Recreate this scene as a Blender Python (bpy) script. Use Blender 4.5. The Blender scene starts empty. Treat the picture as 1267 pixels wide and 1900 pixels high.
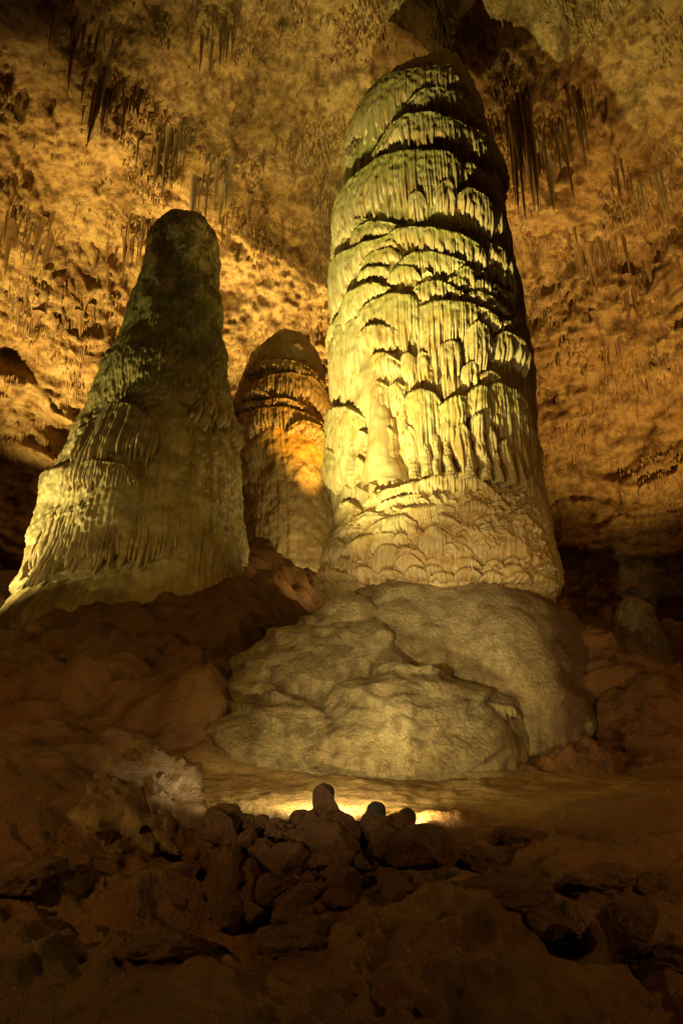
import bpy, math, random
import numpy as np
from mathutils import Vector, Matrix
from mathutils.bvhtree import BVHTree

random.seed(7)
rng = np.random.default_rng(7)
scene = bpy.context.scene
COL = scene.collection

# ------------------------------------------------------------------ camera
W_PX, H_PX, F_PX = 1267.0, 1900.0, 1267.0
PITCH = math.radians(20.0)
CAM_Z = 1.6
cam_data = bpy.data.cameras.new('camera')
cam_data.sensor_fit = 'VERTICAL'
cam_data.sensor_height = 36.0
cam_data.lens = 36.0 * F_PX / H_PX
cam_data.clip_start = 0.05
cam_data.clip_end = 200.0
cam = bpy.data.objects.new('camera', cam_data)
cam.location = (0, 0, CAM_Z)
cam.rotation_euler = (math.radians(90) + PITCH, 0, 0)
COL.objects.link(cam)
scene.camera = cam

# ------------------------------------------------------------------ world (closed cave: almost no light from outside)
world = bpy.data.worlds.new('World')
scene.world = world
world.use_nodes = True
bg = world.node_tree.nodes['Background']
bg.inputs[0].default_value = (1.0, 0.7, 0.4, 1)
bg.inputs[1].default_value = 0.004

# ------------------------------------------------------------------ show-cave floodlights and added fill lamps: power, colour, where, aim
#  name: (lamp position, aim point, watts, colour, cone degrees, blend)
WARM = (1.0, 0.72, 0.24)
AMBER = (1.0, 0.62, 0.19)
PALE = (1.0, 0.83, 0.42)
LAMPS = [
    ('dome_low',   (0.35, 6.62, 0.85), (2.2, 12.2, 5.4), 290, PALE, 56, 1.0),
    ('apron',      (-2.6, -0.6, 1.3), (1.5, 11.0, 3.4), 2700, PALE, 29, 1.0),
    ('dome_high',  (-2.10, 7.60, 1.05), (2.7, 13.8, 17.0), 13000, (0.96, 0.89, 0.32), 56, 1.0),
    ('vault',      (0.9, 17.3, 5.0), (0.2, 15.4, 22.0), 6500, WARM, 56, 1.0),
    ('floor',      (-0.15, 7.05, 1.30), (-0.2, 8.8, 1.6), 150, PALE, 160, 0.5),
    ('floor_far',  (0.60, 6.90, 1.10), (1.6, 8.9, 1.35), 70, WARM, 150, 0.6),
    ('outcrop',    (-1.00, 6.50, 1.02), (-1.55, 6.70, 1.55), 34, PALE, 62, 1.0),
    ('left_wall',  (-10.5, 17.2, 5.2), (-8.8, 21.4, 20.5), 17000, WARM, 62, 1.0),
    ('mid_wall',   (-2.2, 22.3, 9.0), (-0.4, 18.2, 20.0), 13500, WARM, 106, 1.0),
    ('amber_dome', (0.45, 17.6, 7.0), (-1.5, 19.6, 12.2), 3300, (1.0, 0.57, 0.10), 36, 1.0),
    ('right_wall', (8.6, 15.6, 3.2), (10.2, 20.3, 15.5), 10500, AMBER, 72, 1.0),
    ('twin_left',  (-10.4, 13.4, 4.2), (-5.6, 16.4, 8.6), 4800, (0.98, 0.84, 0.36), 66, 1.0),
    ('twin_front', (-6.9, 9.4, 1.9), (-5.4, 15.2, 8.6), 460, (0.98, 0.82, 0.34), 58, 1.0),
    ('twin_right', (0.5, 16.4, 5.0), (-3.2, 18.6, 10.6), 420, (1.0, 0.82, 0.36), 110, 1.0),
    ('fill_left', (-7.2, 1.5, 3.4), (-2.8, 8.6, 1.8), 1000, (1.0, 0.56, 0.12), 100, 1.0),  # added fill lamp out of view, warms the foreground and slopes
    ('fill_right', (7.4, 2.0, 3.6), (3.4, 8.6, 1.8), 850, (1.0, 0.55, 0.12), 100, 1.0),  # matching fill lamp added on the right, also out of view
]

scene.view_settings.view_transform = 'Standard'
scene.view_settings.look = 'None'
scene.view_settings.exposure = 0.2
scene.view_settings.gamma = 1.0
scene.cycles.use_denoising = True
scene.cycles.denoising_prefilter = 'ACCURATE'
scene.cycles.max_bounces = 8
scene.cycles.diffuse_bounces = 4
scene.cycles.sample_clamp_indirect = 6.0

# ------------------------------------------------------------------ maths helpers
CP, SP = math.cos(PITCH), math.sin(PITCH)

def ray(px, py):
    u = (px - W_PX / 2) / F_PX
    v = (H_PX / 2 - py) / F_PX
    return np.array([u, CP - v * SP, SP + v * CP])

def at(px, py, Y):
    d = ray(px, py)
    p = d * (Y / d[1])
    return np.array([p[0], p[1], p[2] + CAM_Z])

def _h(ix, iy, iz, seed):
    n = (ix.astype(np.uint32) * np.uint32(374761393) + iy.astype(np.uint32) * np.uint32(668265263)
         + iz.astype(np.uint32) * np.uint32(2147483647) + np.uint32((seed * 974634777) & 0xffffffff))
    n = (n ^ (n >> np.uint32(13))) * np.uint32(1274126177)
    n = n ^ (n >> np.uint32(16))
    n = n * np.uint32(2246822519)
    return n ^ (n >> np.uint32(15))

def vnoise(x, y, z, seed=0):
    """gradient-like value noise, about -1..1"""
    x, y, z = np.broadcast_arrays(np.asarray(x, float), np.asarray(y, float), np.asarray(z, float))
    fx, fy, fz = np.floor(x), np.floor(y), np.floor(z)
    ix, iy, iz = fx.astype(np.int64), fy.astype(np.int64), fz.astype(np.int64)
    x, y, z = x - fx, y - fy, z - fz
    sx, sy, sz = x * x * x * (x * (6 * x - 15) + 10), y * y * y * (y * (6 * y - 15) + 10), z * z * z * (z * (6 * z - 15) + 10)
    out = 0
    for dx in (0, 1):
        wx = sx if dx else 1 - sx
        for dy in (0, 1):
            wy = sy if dy else 1 - sy
            for dz in (0, 1):
                wz = sz if dz else 1 - sz
                h = _h(ix + dx, iy + dy, iz + dz, seed)
                gx = (h & np.uint32(255)).astype(float) / 127.5 - 1
                gy = ((h >> np.uint32(8)) & np.uint32(255)).astype(float) / 127.5 - 1
                gz = ((h >> np.uint32(16)) & np.uint32(255)).astype(float) / 127.5 - 1
                out = out + wx * wy * wz * (gx * (x - dx) + gy * (y - dy) + gz * (z - dz))
    return out * 1.6

def fbm(x, y, z, octaves=4, seed=0, gain=0.5, lac=2.03):
    a, s, t = 1.0, 0.0, 0.0
    for o in range(octaves):
        s = s + a * vnoise(x, y, z, seed + o * 17)
        t += a
        x, y, z = x * lac, y * lac, z * lac
        a *= gain
    return s / t * 1.4

def ridged(x, y, z, octaves=4, seed=0):
    a, s = 1.0, 0.0
    for o in range(octaves):
        s = s + a * (1 - 2 * np.abs(vnoise(x, y, z, seed + o * 13)))
        x, y, z = x * 2.1, y * 2.1, z * 2.1
        a *= 0.5
    return s / 1.9

def rnd(i, seed=0):
    i = np.asarray(i).astype(np.int64)
    return _h(i, i * 0 + 3, i * 0 + 11, seed).astype(float) / 4294967295.0

def sstep(a, b, x):
    t = np.clip((x - a) / (b - a), 0, 1)
    return t * t * (3 - 2 * t)

def flutes(u, seed):
    """u in flute widths; returns rib profile 0..1, flute id"""
    uw = u + 0.75 * vnoise(u * 0.45, 0.3, seed * 1.7, seed)
    c = np.floor(uw)
    s = (uw - c) * 2 - 1
    rib = np.sqrt(np.clip(1 - 0.97 * s * s, 0, 1))
    return rib, c

def shingle(u, v, seed):
    """rows of little drip scales; u, v in scale units (v grows downward); 0..1"""
    col = np.floor(u)
    vv = v + rnd(col, seed) * 1.0 + 0.35 * vnoise(u * 0.4, v * 0.4, seed * 0.37, seed)
    row = np.floor(vv)
    fv = vv - row
    uu = u + 0.3 * (rnd(row * 57 + col, seed + 5) - 0.5)
    s = (uu - np.floor(uu)) * 2 - 1
    r = np.sqrt(np.clip(1 - 0.96 * s * s, 0, 1))
    p = np.minimum(fv ** 0.75, 1) * np.clip((1 - fv) / 0.16, 0, 1)
    hgt = 0.5 + 0.5 * rnd(row * 131 + col * 7, seed + 9)
    return r * p * hgt

# ------------------------------------------------------------------ object helpers
def mesh_np(name, co, quads, tris=None, smooth=True, attrs=None):
    me = bpy.data.meshes.new(name)
    co = np.ascontiguousarray(co, dtype=np.float32)
    q = np.asarray(quads, dtype=np.int32).reshape(-1, 4)
    t = np.zeros((0, 3), np.int32) if tris is None else np.asarray(tris, np.int32).reshape(-1, 3)
    me.vertices.add(len(co))
    me.vertices.foreach_set('co', co.ravel())
    nl = q.size + t.size
    me.loops.add(nl)
    me.loops.foreach_set('vertex_index', np.concatenate([q.ravel(), t.ravel()]).astype(np.int32))
    me.polygons.add(len(q) + len(t))
    ls = np.concatenate([np.arange(len(q)) * 4, q.size + np.arange(len(t)) * 3]).astype(np.int32)
    me.polygons.foreach_set('loop_start', ls)
    me.polygons.foreach_set('use_smooth', np.full(len(q) + len(t), smooth))
    for k, a in (attrs or {}).items():
        at_ = me.attributes.new(k, 'FLOAT', 'POINT')
        at_.data.foreach_set('value', np.ascontiguousarray(a, np.float32).ravel())
    me.update(calc_edges=True)
    me.validate()
    return me

def grid_faces(nr, nc, wrap=False, flip=False):
    r = np.arange(nr - 1)[:, None]
    c = np.arange(nc if wrap else nc - 1)[None, :]
    c2 = (c + 1) % nc
    a, b, d, e = r * nc + c, r * nc + c2, (r + 1) * nc + c2, (r + 1) * nc + c
    q = np.stack([a, b, d, e], -1).reshape(-1, 4)
    return q[:, ::-1] if flip else q

def link(name, me, mat, parent=None):
    o = bpy.data.objects.new(name, me)
    COL.objects.link(o)
    if mat is not None and me is not None and len(me.materials) == 0:
        me.materials.append(mat)
    if parent is not None:
        o.parent = parent
    return o

def empty(name, loc=(0, 0, 0)):
    o = bpy.data.objects.new(name, None)
    o.empty_display_size = 0.2
    COL.objects.link(o)
    o.location = loc
    return o

def tag(o, label=None, cat=None, group=None, kind=None):
    if label: o['label'] = label
    if cat: o['category'] = cat
    if group: o['group'] = group
    if kind: o['kind'] = kind
    return o

def rel(co, parent_loc):
    return co - np.asarray(parent_loc)[None, :]

# ------------------------------------------------------------------ materials
def stone(name, c1, c2, c3, patch=0.5, streak=0.0, rough=0.55, bump=0.35, bscale=9.0, algae=None, spec=0.4, speck=0.25, bdist=0.03, wet=None, c3lo=0.5, popcorn=0.0):
    m = bpy.data.materials.new(name)
    m.use_nodes = True
    nt = m.node_tree
    N, L = nt.nodes, nt.links
    p = N['Principled BSDF']
    tc = N.new('ShaderNodeNewGeometry')
    def noise(scale, detail=5, rg=0.6, vec=None, dist=0.0):
        n = N.new('ShaderNodeTexNoise')
        n.inputs['Scale'].default_value = scale
        n.inputs['Detail'].default_value = detail
        n.inputs['Roughness'].default_value = rg
        n.inputs['Distortion'].default_value = dist
        L.new(vec or tc.outputs['Position'], n.inputs['Vector'])
        return n
    def ramp(src, a, b):
        r = N.new('ShaderNodeMapRange')
        r.inputs['From Min'].default_value = a
        r.inputs['From Max'].default_value = b
        L.new(src, r.inputs['Value'])
        return r.outputs[0]
    def mix(fac, a, b):
        x = N.new('ShaderNodeMix'); x.data_type = 'RGBA'
        if isinstance(fac, float): x.inputs[0].default_value = fac
        else: L.new(fac, x.inputs[0])
        for i, s in ((6, a), (7, b)):
            if isinstance(s, tuple): x.inputs[i].default_value = (*s, 1)
            else: L.new(s, x.inputs[i])
        return x.outputs[2]
    n1 = noise(patch, 6, 0.62, dist=0.6)
    col = mix(ramp(n1.outputs[0], 0.38, 0.62), c1, c2)
    n2 = noise(patch * 4.3, 6, 0.65, dist=0.3)
    f2 = ramp(n2.outputs[0], c3lo, c3lo + 0.2)
    col = mix(f2, col, c3)
    if streak > 0:
        mp = N.new('ShaderNodeMapping')
        mp.inputs['Scale'].default_value = (3.2, 3.2, 0.22)
        L.new(tc.outputs['Position'], mp.inputs['Vector'])
        n3 = noise(1.6, 5, 0.6, mp.outputs[0])
        f3 = N.new('ShaderNodeMath'); f3.operation = 'MULTIPLY'
        L.new(ramp(n3.outputs[0], 0.48, 0.7), f3.inputs[0]); f3.inputs[1].default_value = streak
        col = mix(f3.outputs[0], col, c3)
    if algae:
        a = N.new('ShaderNodeAttribute'); a.attribute_name = 'algae'  # mask for algae, mineral stain, and the middle dome's painted lamp glow
        n4 = noise(2.2, 6, 0.7)
        mm = N.new('ShaderNodeMath'); mm.operation = 'MULTIPLY'
        L.new(a.outputs['Fac'], mm.inputs[0]); L.new(ramp(n4.outputs[0], 0.30, 0.52), mm.inputs[1])
        col = mix(mm.outputs[0], col, algae)
    wa = None
    if wet:
        wa = N.new('ShaderNodeAttribute'); wa.attribute_name = 'wet'
        col = mix(wa.outputs['Fac'], col, wet)  # lighter golden tone paints the lit sheen onto the wet terrace
    n5 = noise(46.0, 3, 0.7)
    hv = N.new('ShaderNodeHueSaturation')
    L.new(col, hv.inputs['Color'])
    vv = N.new('ShaderNodeMapRange')
    vv.inputs['From Min'].default_value = 0.3; vv.inputs['From Max'].default_value = 0.7
    vv.inputs['To Min'].default_value = 1 - speck; vv.inputs['To Max'].default_value = 1 + speck * 0.6
    L.new(n5.outputs[0], vv.inputs['Value']); L.new(vv.outputs[0], hv.inputs['Value'])
    L.new(hv.outputs[0], p.inputs['Base Color'])
    rr = N.new('ShaderNodeMapRange')
    rr.inputs['To Min'].default_value = rough - 0.14; rr.inputs['To Max'].default_value = min(1, rough + 0.2)
    L.new(n2.outputs[0], rr.inputs['Value']); 
    if wa:
        wr = N.new('ShaderNodeMix'); wr.data_type = 'FLOAT'
        L.new(wa.outputs['Fac'], wr.inputs[0]); L.new(rr.outputs[0], wr.inputs[2]); wr.inputs[3].default_value = 0.2
        L.new(wr.outputs[0], p.inputs['Roughness'])
    else:
        L.new(rr.outputs[0], p.inputs['Roughness'])
    p.inputs['Specular IOR Level'].default_value = spec
    nb = noise(bscale, 7, 0.68)
    nb2 = noise(bscale * 5, 4, 0.7)
    add = N.new('ShaderNodeMath'); add.operation = 'MULTIPLY_ADD'
    L.new(nb2.outputs[0], add.inputs[0]); add.inputs[1].default_value = 0.35; L.new(nb.outputs[0], add.inputs[2])
    hgt = add.outputs[0]
    if popcorn:
        vo = N.new('ShaderNodeTexVoronoi'); vo.feature = 'SMOOTH_F1'
        vo.inputs['Scale'].default_value = 15.0
        L.new(tc.outputs['Position'], vo.inputs['Vector'])
        pm = N.new('ShaderNodeMath'); pm.operation = 'MULTIPLY'
        L.new(vo.outputs['Distance'], pm.inputs[0]); L.new(ramp(n1.outputs[0], 0.35, 0.6), pm.inputs[1])
        pa = N.new('ShaderNodeMath'); pa.operation = 'MULTIPLY_ADD'
        L.new(pm.outputs[0], pa.inputs[0]); pa.inputs[1].default_value = -popcorn; L.new(hgt, pa.inputs[2])
        hgt = pa.outputs[0]
    b = N.new('ShaderNodeBump')
    b.inputs['Strength'].default_value = bump
    b.inputs['Distance'].default_value = bdist
    L.new(hgt, b.inputs['Height'])
    L.new(b.outputs[0], p.inputs['Normal'])
    return m

M = {}
M['dome'] = stone('cream_flowstone', (0.57, 0.455, 0.245), (0.47, 0.335, 0.15), (0.40, 0.215, 0.055), 0.6, 0.6, 0.55, 0.35, 12, algae=(0.29, 0.32, 0.022))
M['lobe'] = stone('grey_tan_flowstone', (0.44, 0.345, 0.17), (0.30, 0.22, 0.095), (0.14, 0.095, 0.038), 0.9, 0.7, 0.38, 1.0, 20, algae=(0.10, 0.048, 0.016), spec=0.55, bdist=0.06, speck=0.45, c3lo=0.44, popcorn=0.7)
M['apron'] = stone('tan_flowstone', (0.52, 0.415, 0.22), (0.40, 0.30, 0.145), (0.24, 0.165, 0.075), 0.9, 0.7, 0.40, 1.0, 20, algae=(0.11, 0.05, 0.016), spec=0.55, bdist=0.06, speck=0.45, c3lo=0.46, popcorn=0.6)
M['twin'] = stone('olive_flowstone', (0.38, 0.28, 0.11), (0.26, 0.18, 0.065), (0.13, 0.09, 0.03), 0.45, 0.8, 0.6, 0.5, 10, algae=(0.13, 0.14, 0.025))
M['amber'] = stone('amber_glow_flowstone', (0.46, 0.33, 0.14), (0.36, 0.24, 0.09), (0.20, 0.13, 0.05), 0.7, 0.25, 0.5, 0.5, 10, algae=(0.60, 0.33, 0.05))  # last colour puts the orange lamp glow into the stone
M['wall'] = stone('ochre_cave_wall', (0.50, 0.33, 0.125), (0.38, 0.225, 0.07), (0.15, 0.07, 0.02), 0.42, 0.6, 0.75, 1.0, 4.5, spec=0.25, speck=0.5, bdist=0.14, c3lo=0.46)
M['ground'] = stone('brown_flowstone_ground', (0.20, 0.088, 0.023), (0.13, 0.052, 0.014), (0.065, 0.025, 0.007), 0.6, 0.2, 0.40, 1.0, 7, spec=0.5, bdist=0.09, speck=0.4, wet=(0.40, 0.26, 0.10))  # wet colour is the terrace's golden sheen, painted
M['rock'] = stone('rust_brown_rock', (0.125, 0.055, 0.022), (0.075, 0.031, 0.013), (0.04, 0.016, 0.009), 2.4, 0.0, 0.65, 1.0, 14, spec=0.35, speck=0.4, bdist=0.05)
M['outcrop'] = stone('pale_crusted_rock', (0.15, 0.085, 0.036), (0.09, 0.046, 0.02), (0.24, 0.17, 0.10), 1.4, 0.2, 0.4, 0.9, 14, spec=0.6)
M['straw'] = stone('ochre_soda_straw', (0.40, 0.26, 0.10), (0.28, 0.16, 0.055), (0.18, 0.09, 0.03), 0.5, 0.0, 0.7, 0.2, 20, spec=0.3)
M['pale_tite'] = stone('pale_stalactite_stone', (0.50, 0.40, 0.22), (0.40, 0.30, 0.14), (0.26, 0.17, 0.07), 0.8, 0.5, 0.55, 0.4, 14)
M['dark_tite'] = stone('iron_brown_stalactite_stone', (0.38, 0.235, 0.09), (0.27, 0.15, 0.052), (0.15, 0.072, 0.026), 0.8, 0.5, 0.6, 0.4, 14)
def plain(name, col, rough, metal=0.0):
    m = bpy.data.materials.new(name); m.use_nodes = True
    p = m.node_tree.nodes['Principled BSDF']
    p.inputs['Base Color'].default_value = (*col, 1); p.inputs['Roughness'].default_value = rough; p.inputs['Metallic'].default_value = metal
    n = m.node_tree.nodes.new('ShaderNodeTexNoise'); n.inputs['Scale'].default_value = 60
    b = m.node_tree.nodes.new('ShaderNodeBump'); b.inputs['Strength'].default_value = 0.15; b.inputs['Distance'].default_value = 0.005
    m.node_tree.links.new(n.outputs[0], b.inputs['Height']); m.node_tree.links.new(b.outputs[0], p.inputs['Normal'])
    return m
M['black'] = plain('black_lamp_paint', (0.016, 0.014, 0.012), 0.75)
M['lens'] = plain('lamp_glass', (0.75, 0.72, 0.6), 0.15)

# ================================================================== THE CAVE ROOM (walls and vault)
RC = np.array([0.5, 11.0, 3.5])
RA = np.array([17.5, 16.0, 20.0])

def nonuni(lo, hi, dlo, dhi, n_in, n_out):
    a = np.linspace(lo, dlo, n_out, endpoint=False)
    b = np.linspace(dlo, dhi, n_in, endpoint=False)
    c = np.linspace(dhi, hi, n_out)
    return np.concatenate([a, b, c])

def room_points():
    az = nonuni(-180, 180, -74, 74, 560, 34)[:-1]          # 0 = away from the camera
    el = np.concatenate([np.linspace(-35, 2, 14, endpoint=False), np.linspace(2, 84, 430, endpoint=False), np.linspace(84, 89.7, 10)])
    A, E = np.meshgrid(np.radians(az), np.radians(el))
    d = np.stack([np.sin(A) * np.cos(E), np.cos(A) * np.cos(E), np.sin(E)], -1)
    p = 2.6
    r = (np.abs(d[..., 0] / RA[0]) ** p + np.abs(d[..., 1] / RA[1]) ** p + np.abs(d[..., 2] / RA[2]) ** p) ** (-1 / p)
    P = RC + d * r[..., None]
    x, y, z = P[..., 0], P[..., 1], P[..., 2]
    wx = x + 0.6 * vnoise(x * .4, y * .4, z * .4, 3); wz = z + 0.6 * vnoise(x * .4, y * .4, z * .4, 4)
    big = fbm(wx * 0.16, y * 0.16, wz * 0.16, 3, 11) * 1.9
    led = ridged(wx * 0.28, y * 0.28, wz * 0.55, 4, 21)
    mid = fbm(wx * 0.55, y * 0.55, wz * 0.7, 4, 31)
    fine = fbm(x * 2.1, y * 2.1, z * 2.6, 5, 41)
    billow = np.abs(fbm(x * 1.1, y * 1.1, z * 1.3, 3, 51))
    mask = sstep(-0.15, 0.45, fbm(x * 0.35, y * 0.35, z * 0.5, 3, 61))
    drip = np.maximum(0, fbm(x * 4.5, y * 4.5, z * 0.45, 3, 71)) * mask
    flake = ridged(x * 1.6, y * 1.6, z * 2.8, 4, 66)
    m1 = sstep(-0.35, 0.4, fbm(x * 0.22, y * 0.22, z * 0.3, 3, 67)); m2 = sstep(-0.3, 0.35, fbm(x * 0.3, y * 0.3, z * 0.3, 3, 68))
    st = z * 0.55 + 0.9 * fbm(x * 0.3, y * 0.3, z * 0.2, 3, 69)
    ledge = np.clip((st - np.floor(st)) / 0.85, 0, 1) ** 2 * (1 - sstep(0.86, 1.0, st - np.floor(st)))
    disp = big + 0.62 * led + 0.72 * mid * (0.25 + 1.0 * m2) + 0.30 * billow * m2 + 0.26 * fine * (0.35 + m1) + 0.20 * flake * m1 + 0.45 * drip + 0.5 * ledge * (1 - sstep(13, 19, z)) * m2
    P = P - d * disp[..., None] * np.minimum(1, 1.0)
    return P, el

P_room, EL = room_points()
nr, nc, _ = P_room.shape
room_co = P_room.reshape(-1, 3)
room_q = grid_faces(nr, nc, wrap=True, flip=False)
room_bvh = BVHTree.FromPolygons(room_co.tolist(), room_q.tolist())

def room_hit(px, py):
    d = ray(px, py); d = d / np.linalg.norm(d)
    loc, nrm, idx, dist = room_bvh.ray_cast(Vector((0, 0, CAM_Z)), Vector(d))
    return (np.array(loc), np.array(nrm)) if loc is not None else (None, None)

# the stalactite groups: label, root in the photo, spread, count, length range, width (pixels), stone
CL = [
    ('pale stalactites hanging just above the tip of the tall olive stalagmite', 395, 300, 12, 10, 12, 40, 105, 11, 'pale_tite'),
    ('fan of thin stalactites on the ceiling fold above the tall olive stalagmite', 322, 240, 26, 8, 16, 40, 110, 8, 'pale_tite'),
    ('long brown stalactites hanging over the brightest patch of left wall', 55, 415, 28, 12, 16, 50, 105, 10, 'dark_tite'),
    ('brown stalactite curtain close beside the tall olive stalagmite', 268, 410, 16, 8, 12, 40, 95, 9, 'dark_tite'),
    ('short brown stalactites below the brightest patch of left wall', 150, 570, 12, 8, 10, 20, 50, 9, 'dark_tite'),
    ('rusty stalactites hanging low at the dark left end of the wall', 60, 545, 18, 8, 12, 25, 65, 10, 'dark_tite'),
    ('small stalactites amid the brightest patch of left wall', 195, 480, 14, 10, 10, 20, 60, 8, 'dark_tite'),
    ('dark tapering stalactite bunch high on the ceiling', 150, 35, 16, 10, 14, 40, 105, 9, 'dark_tite'),
    ('dark blunt stalactite bunch in the middle of the upper ceiling', 400, 40, 14, 8, 12, 30, 80, 9, 'dark_tite'),
    ('brown stalactite pair of tufts below the dark tapering bunch', 190, 165, 14, 6, 12, 30, 90, 10, 'dark_tite'),
    ('short brown stalactite tuft on the plain left ceiling', 250, 165, 12, 5, 10, 20, 50, 9, 'dark_tite'),
    ('faint stalactite tuft on the pale ceiling between the two tall stalagmites', 525, 255, 16, 6, 10, 20, 50, 8, 'dark_tite'),
    ('thin stalactites beside the left flank of the giant dome', 612, 365, 9, 6, 10, 40, 110, 7, 'dark_tite'),
    ('thin stalactites above the smaller domed stalagmite', 440, 390, 14, 6, 10, 25, 70, 7, 'dark_tite'),
    ('long dark stalactites hanging in the giant dome\'s shadow', 968, 200, 14, 16, 12, 90, 210, 14, 'dark_tite'),
    ('white tipped stalactites hanging right beside the long dark ones', 1035, 235, 24, 10, 14, 60, 130, 10, 'pale_tite'),
    ('long pale straws on the right-hand ceiling edge', 1228, 320, 22, 10, 14, 50, 120, 8, 'pale_tite'),
    ('short stalactites between the white tipped ones and the ceiling edge', 1155, 320, 10, 8, 9, 25, 70, 8, 'dark_tite'),
    ('dark stalactite curtain above the shaded lobe of right wall', 1112, 455, 18, 10, 14, 40, 110, 12, 'dark_tite'),
    ('stalactite curtain reaching down the lit right wall', 1190, 530, 22, 14, 14, 40, 120, 10, 'dark_tite'),
    ('short brown stalactites on the lit right wall', 1128, 630, 14, 8, 10, 20, 70, 10, 'dark_tite'),
    ('brown stalactite tuft on the greenish right ceiling', 1078, 160, 16, 8, 12, 25, 70, 10, 'dark_tite'),
    ('stalactite tuft hanging low against the right wall', 1240, 690, 16, 10, 10, 30, 90, 9, 'dark_tite'),
]
c_up = room_bvh.ray_cast(Vector((4.4, 15.4, 12.0)), Vector((0, 0, 1)))[0]
V = P_room.reshape(-1, 3)
wgt = np.exp(-(((V[:, 0] - 4.6) / 2.0) ** 2 + ((V[:, 1] - 15.6) / 2.2) ** 2)) * sstep(13, 17, V[:, 2])
V[:, 2] -= wgt * max(0.0, c_up[2] - 19.3)
room_bvh = BVHTree.FromPolygons(V.tolist(), room_q.tolist())
for a in CL:                                               # each group grows out of a swelling of the vault
    c, _ = room_hit(a[1], a[2])
    V = P_room.reshape(-1, 3)
    dd = V - c
    h = np.sqrt(dd[:, 0] ** 2 + (dd[:, 1] * 0.9) ** 2)
    rad_ = 0.35 + a[3] / 55.0
    wgt = np.exp(-(h / rad_) ** 2) * (np.abs(dd[:, 2]) < 3.0)
    V[:, 2] -= wgt * 0.45 * (1 + 0.6 * fbm(V[:, 0] * 2.5, V[:, 1] * 2.5, 0.3, 2, 76))
room_co = P_room.reshape(-1, 3)
room_bvh = BVHTree.FromPolygons(room_co.tolist(), room_q.tolist())
split_row = int(np.searchsorted(EL, 40))
def room_piece(name, r0, r1):
    sub = P_room[r0:r1 + 1].reshape(-1, 3)
    me = mesh_np(name, sub, grid_faces(r1 - r0 + 1, nc, wrap=True))
    o = link(name, me, M['wall'])
    return tag(o, kind='structure')
wall_o = room_piece('cave_wall', 0, split_row)
ceil_o = room_piece('cave_ceiling', split_row, nr - 1)
tag(wall_o, 'rough ochre cave wall rising behind the stalagmites')
tag(ceil_o, 'vaulted ochre cave ceiling hung with straws and stalactites')

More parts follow.
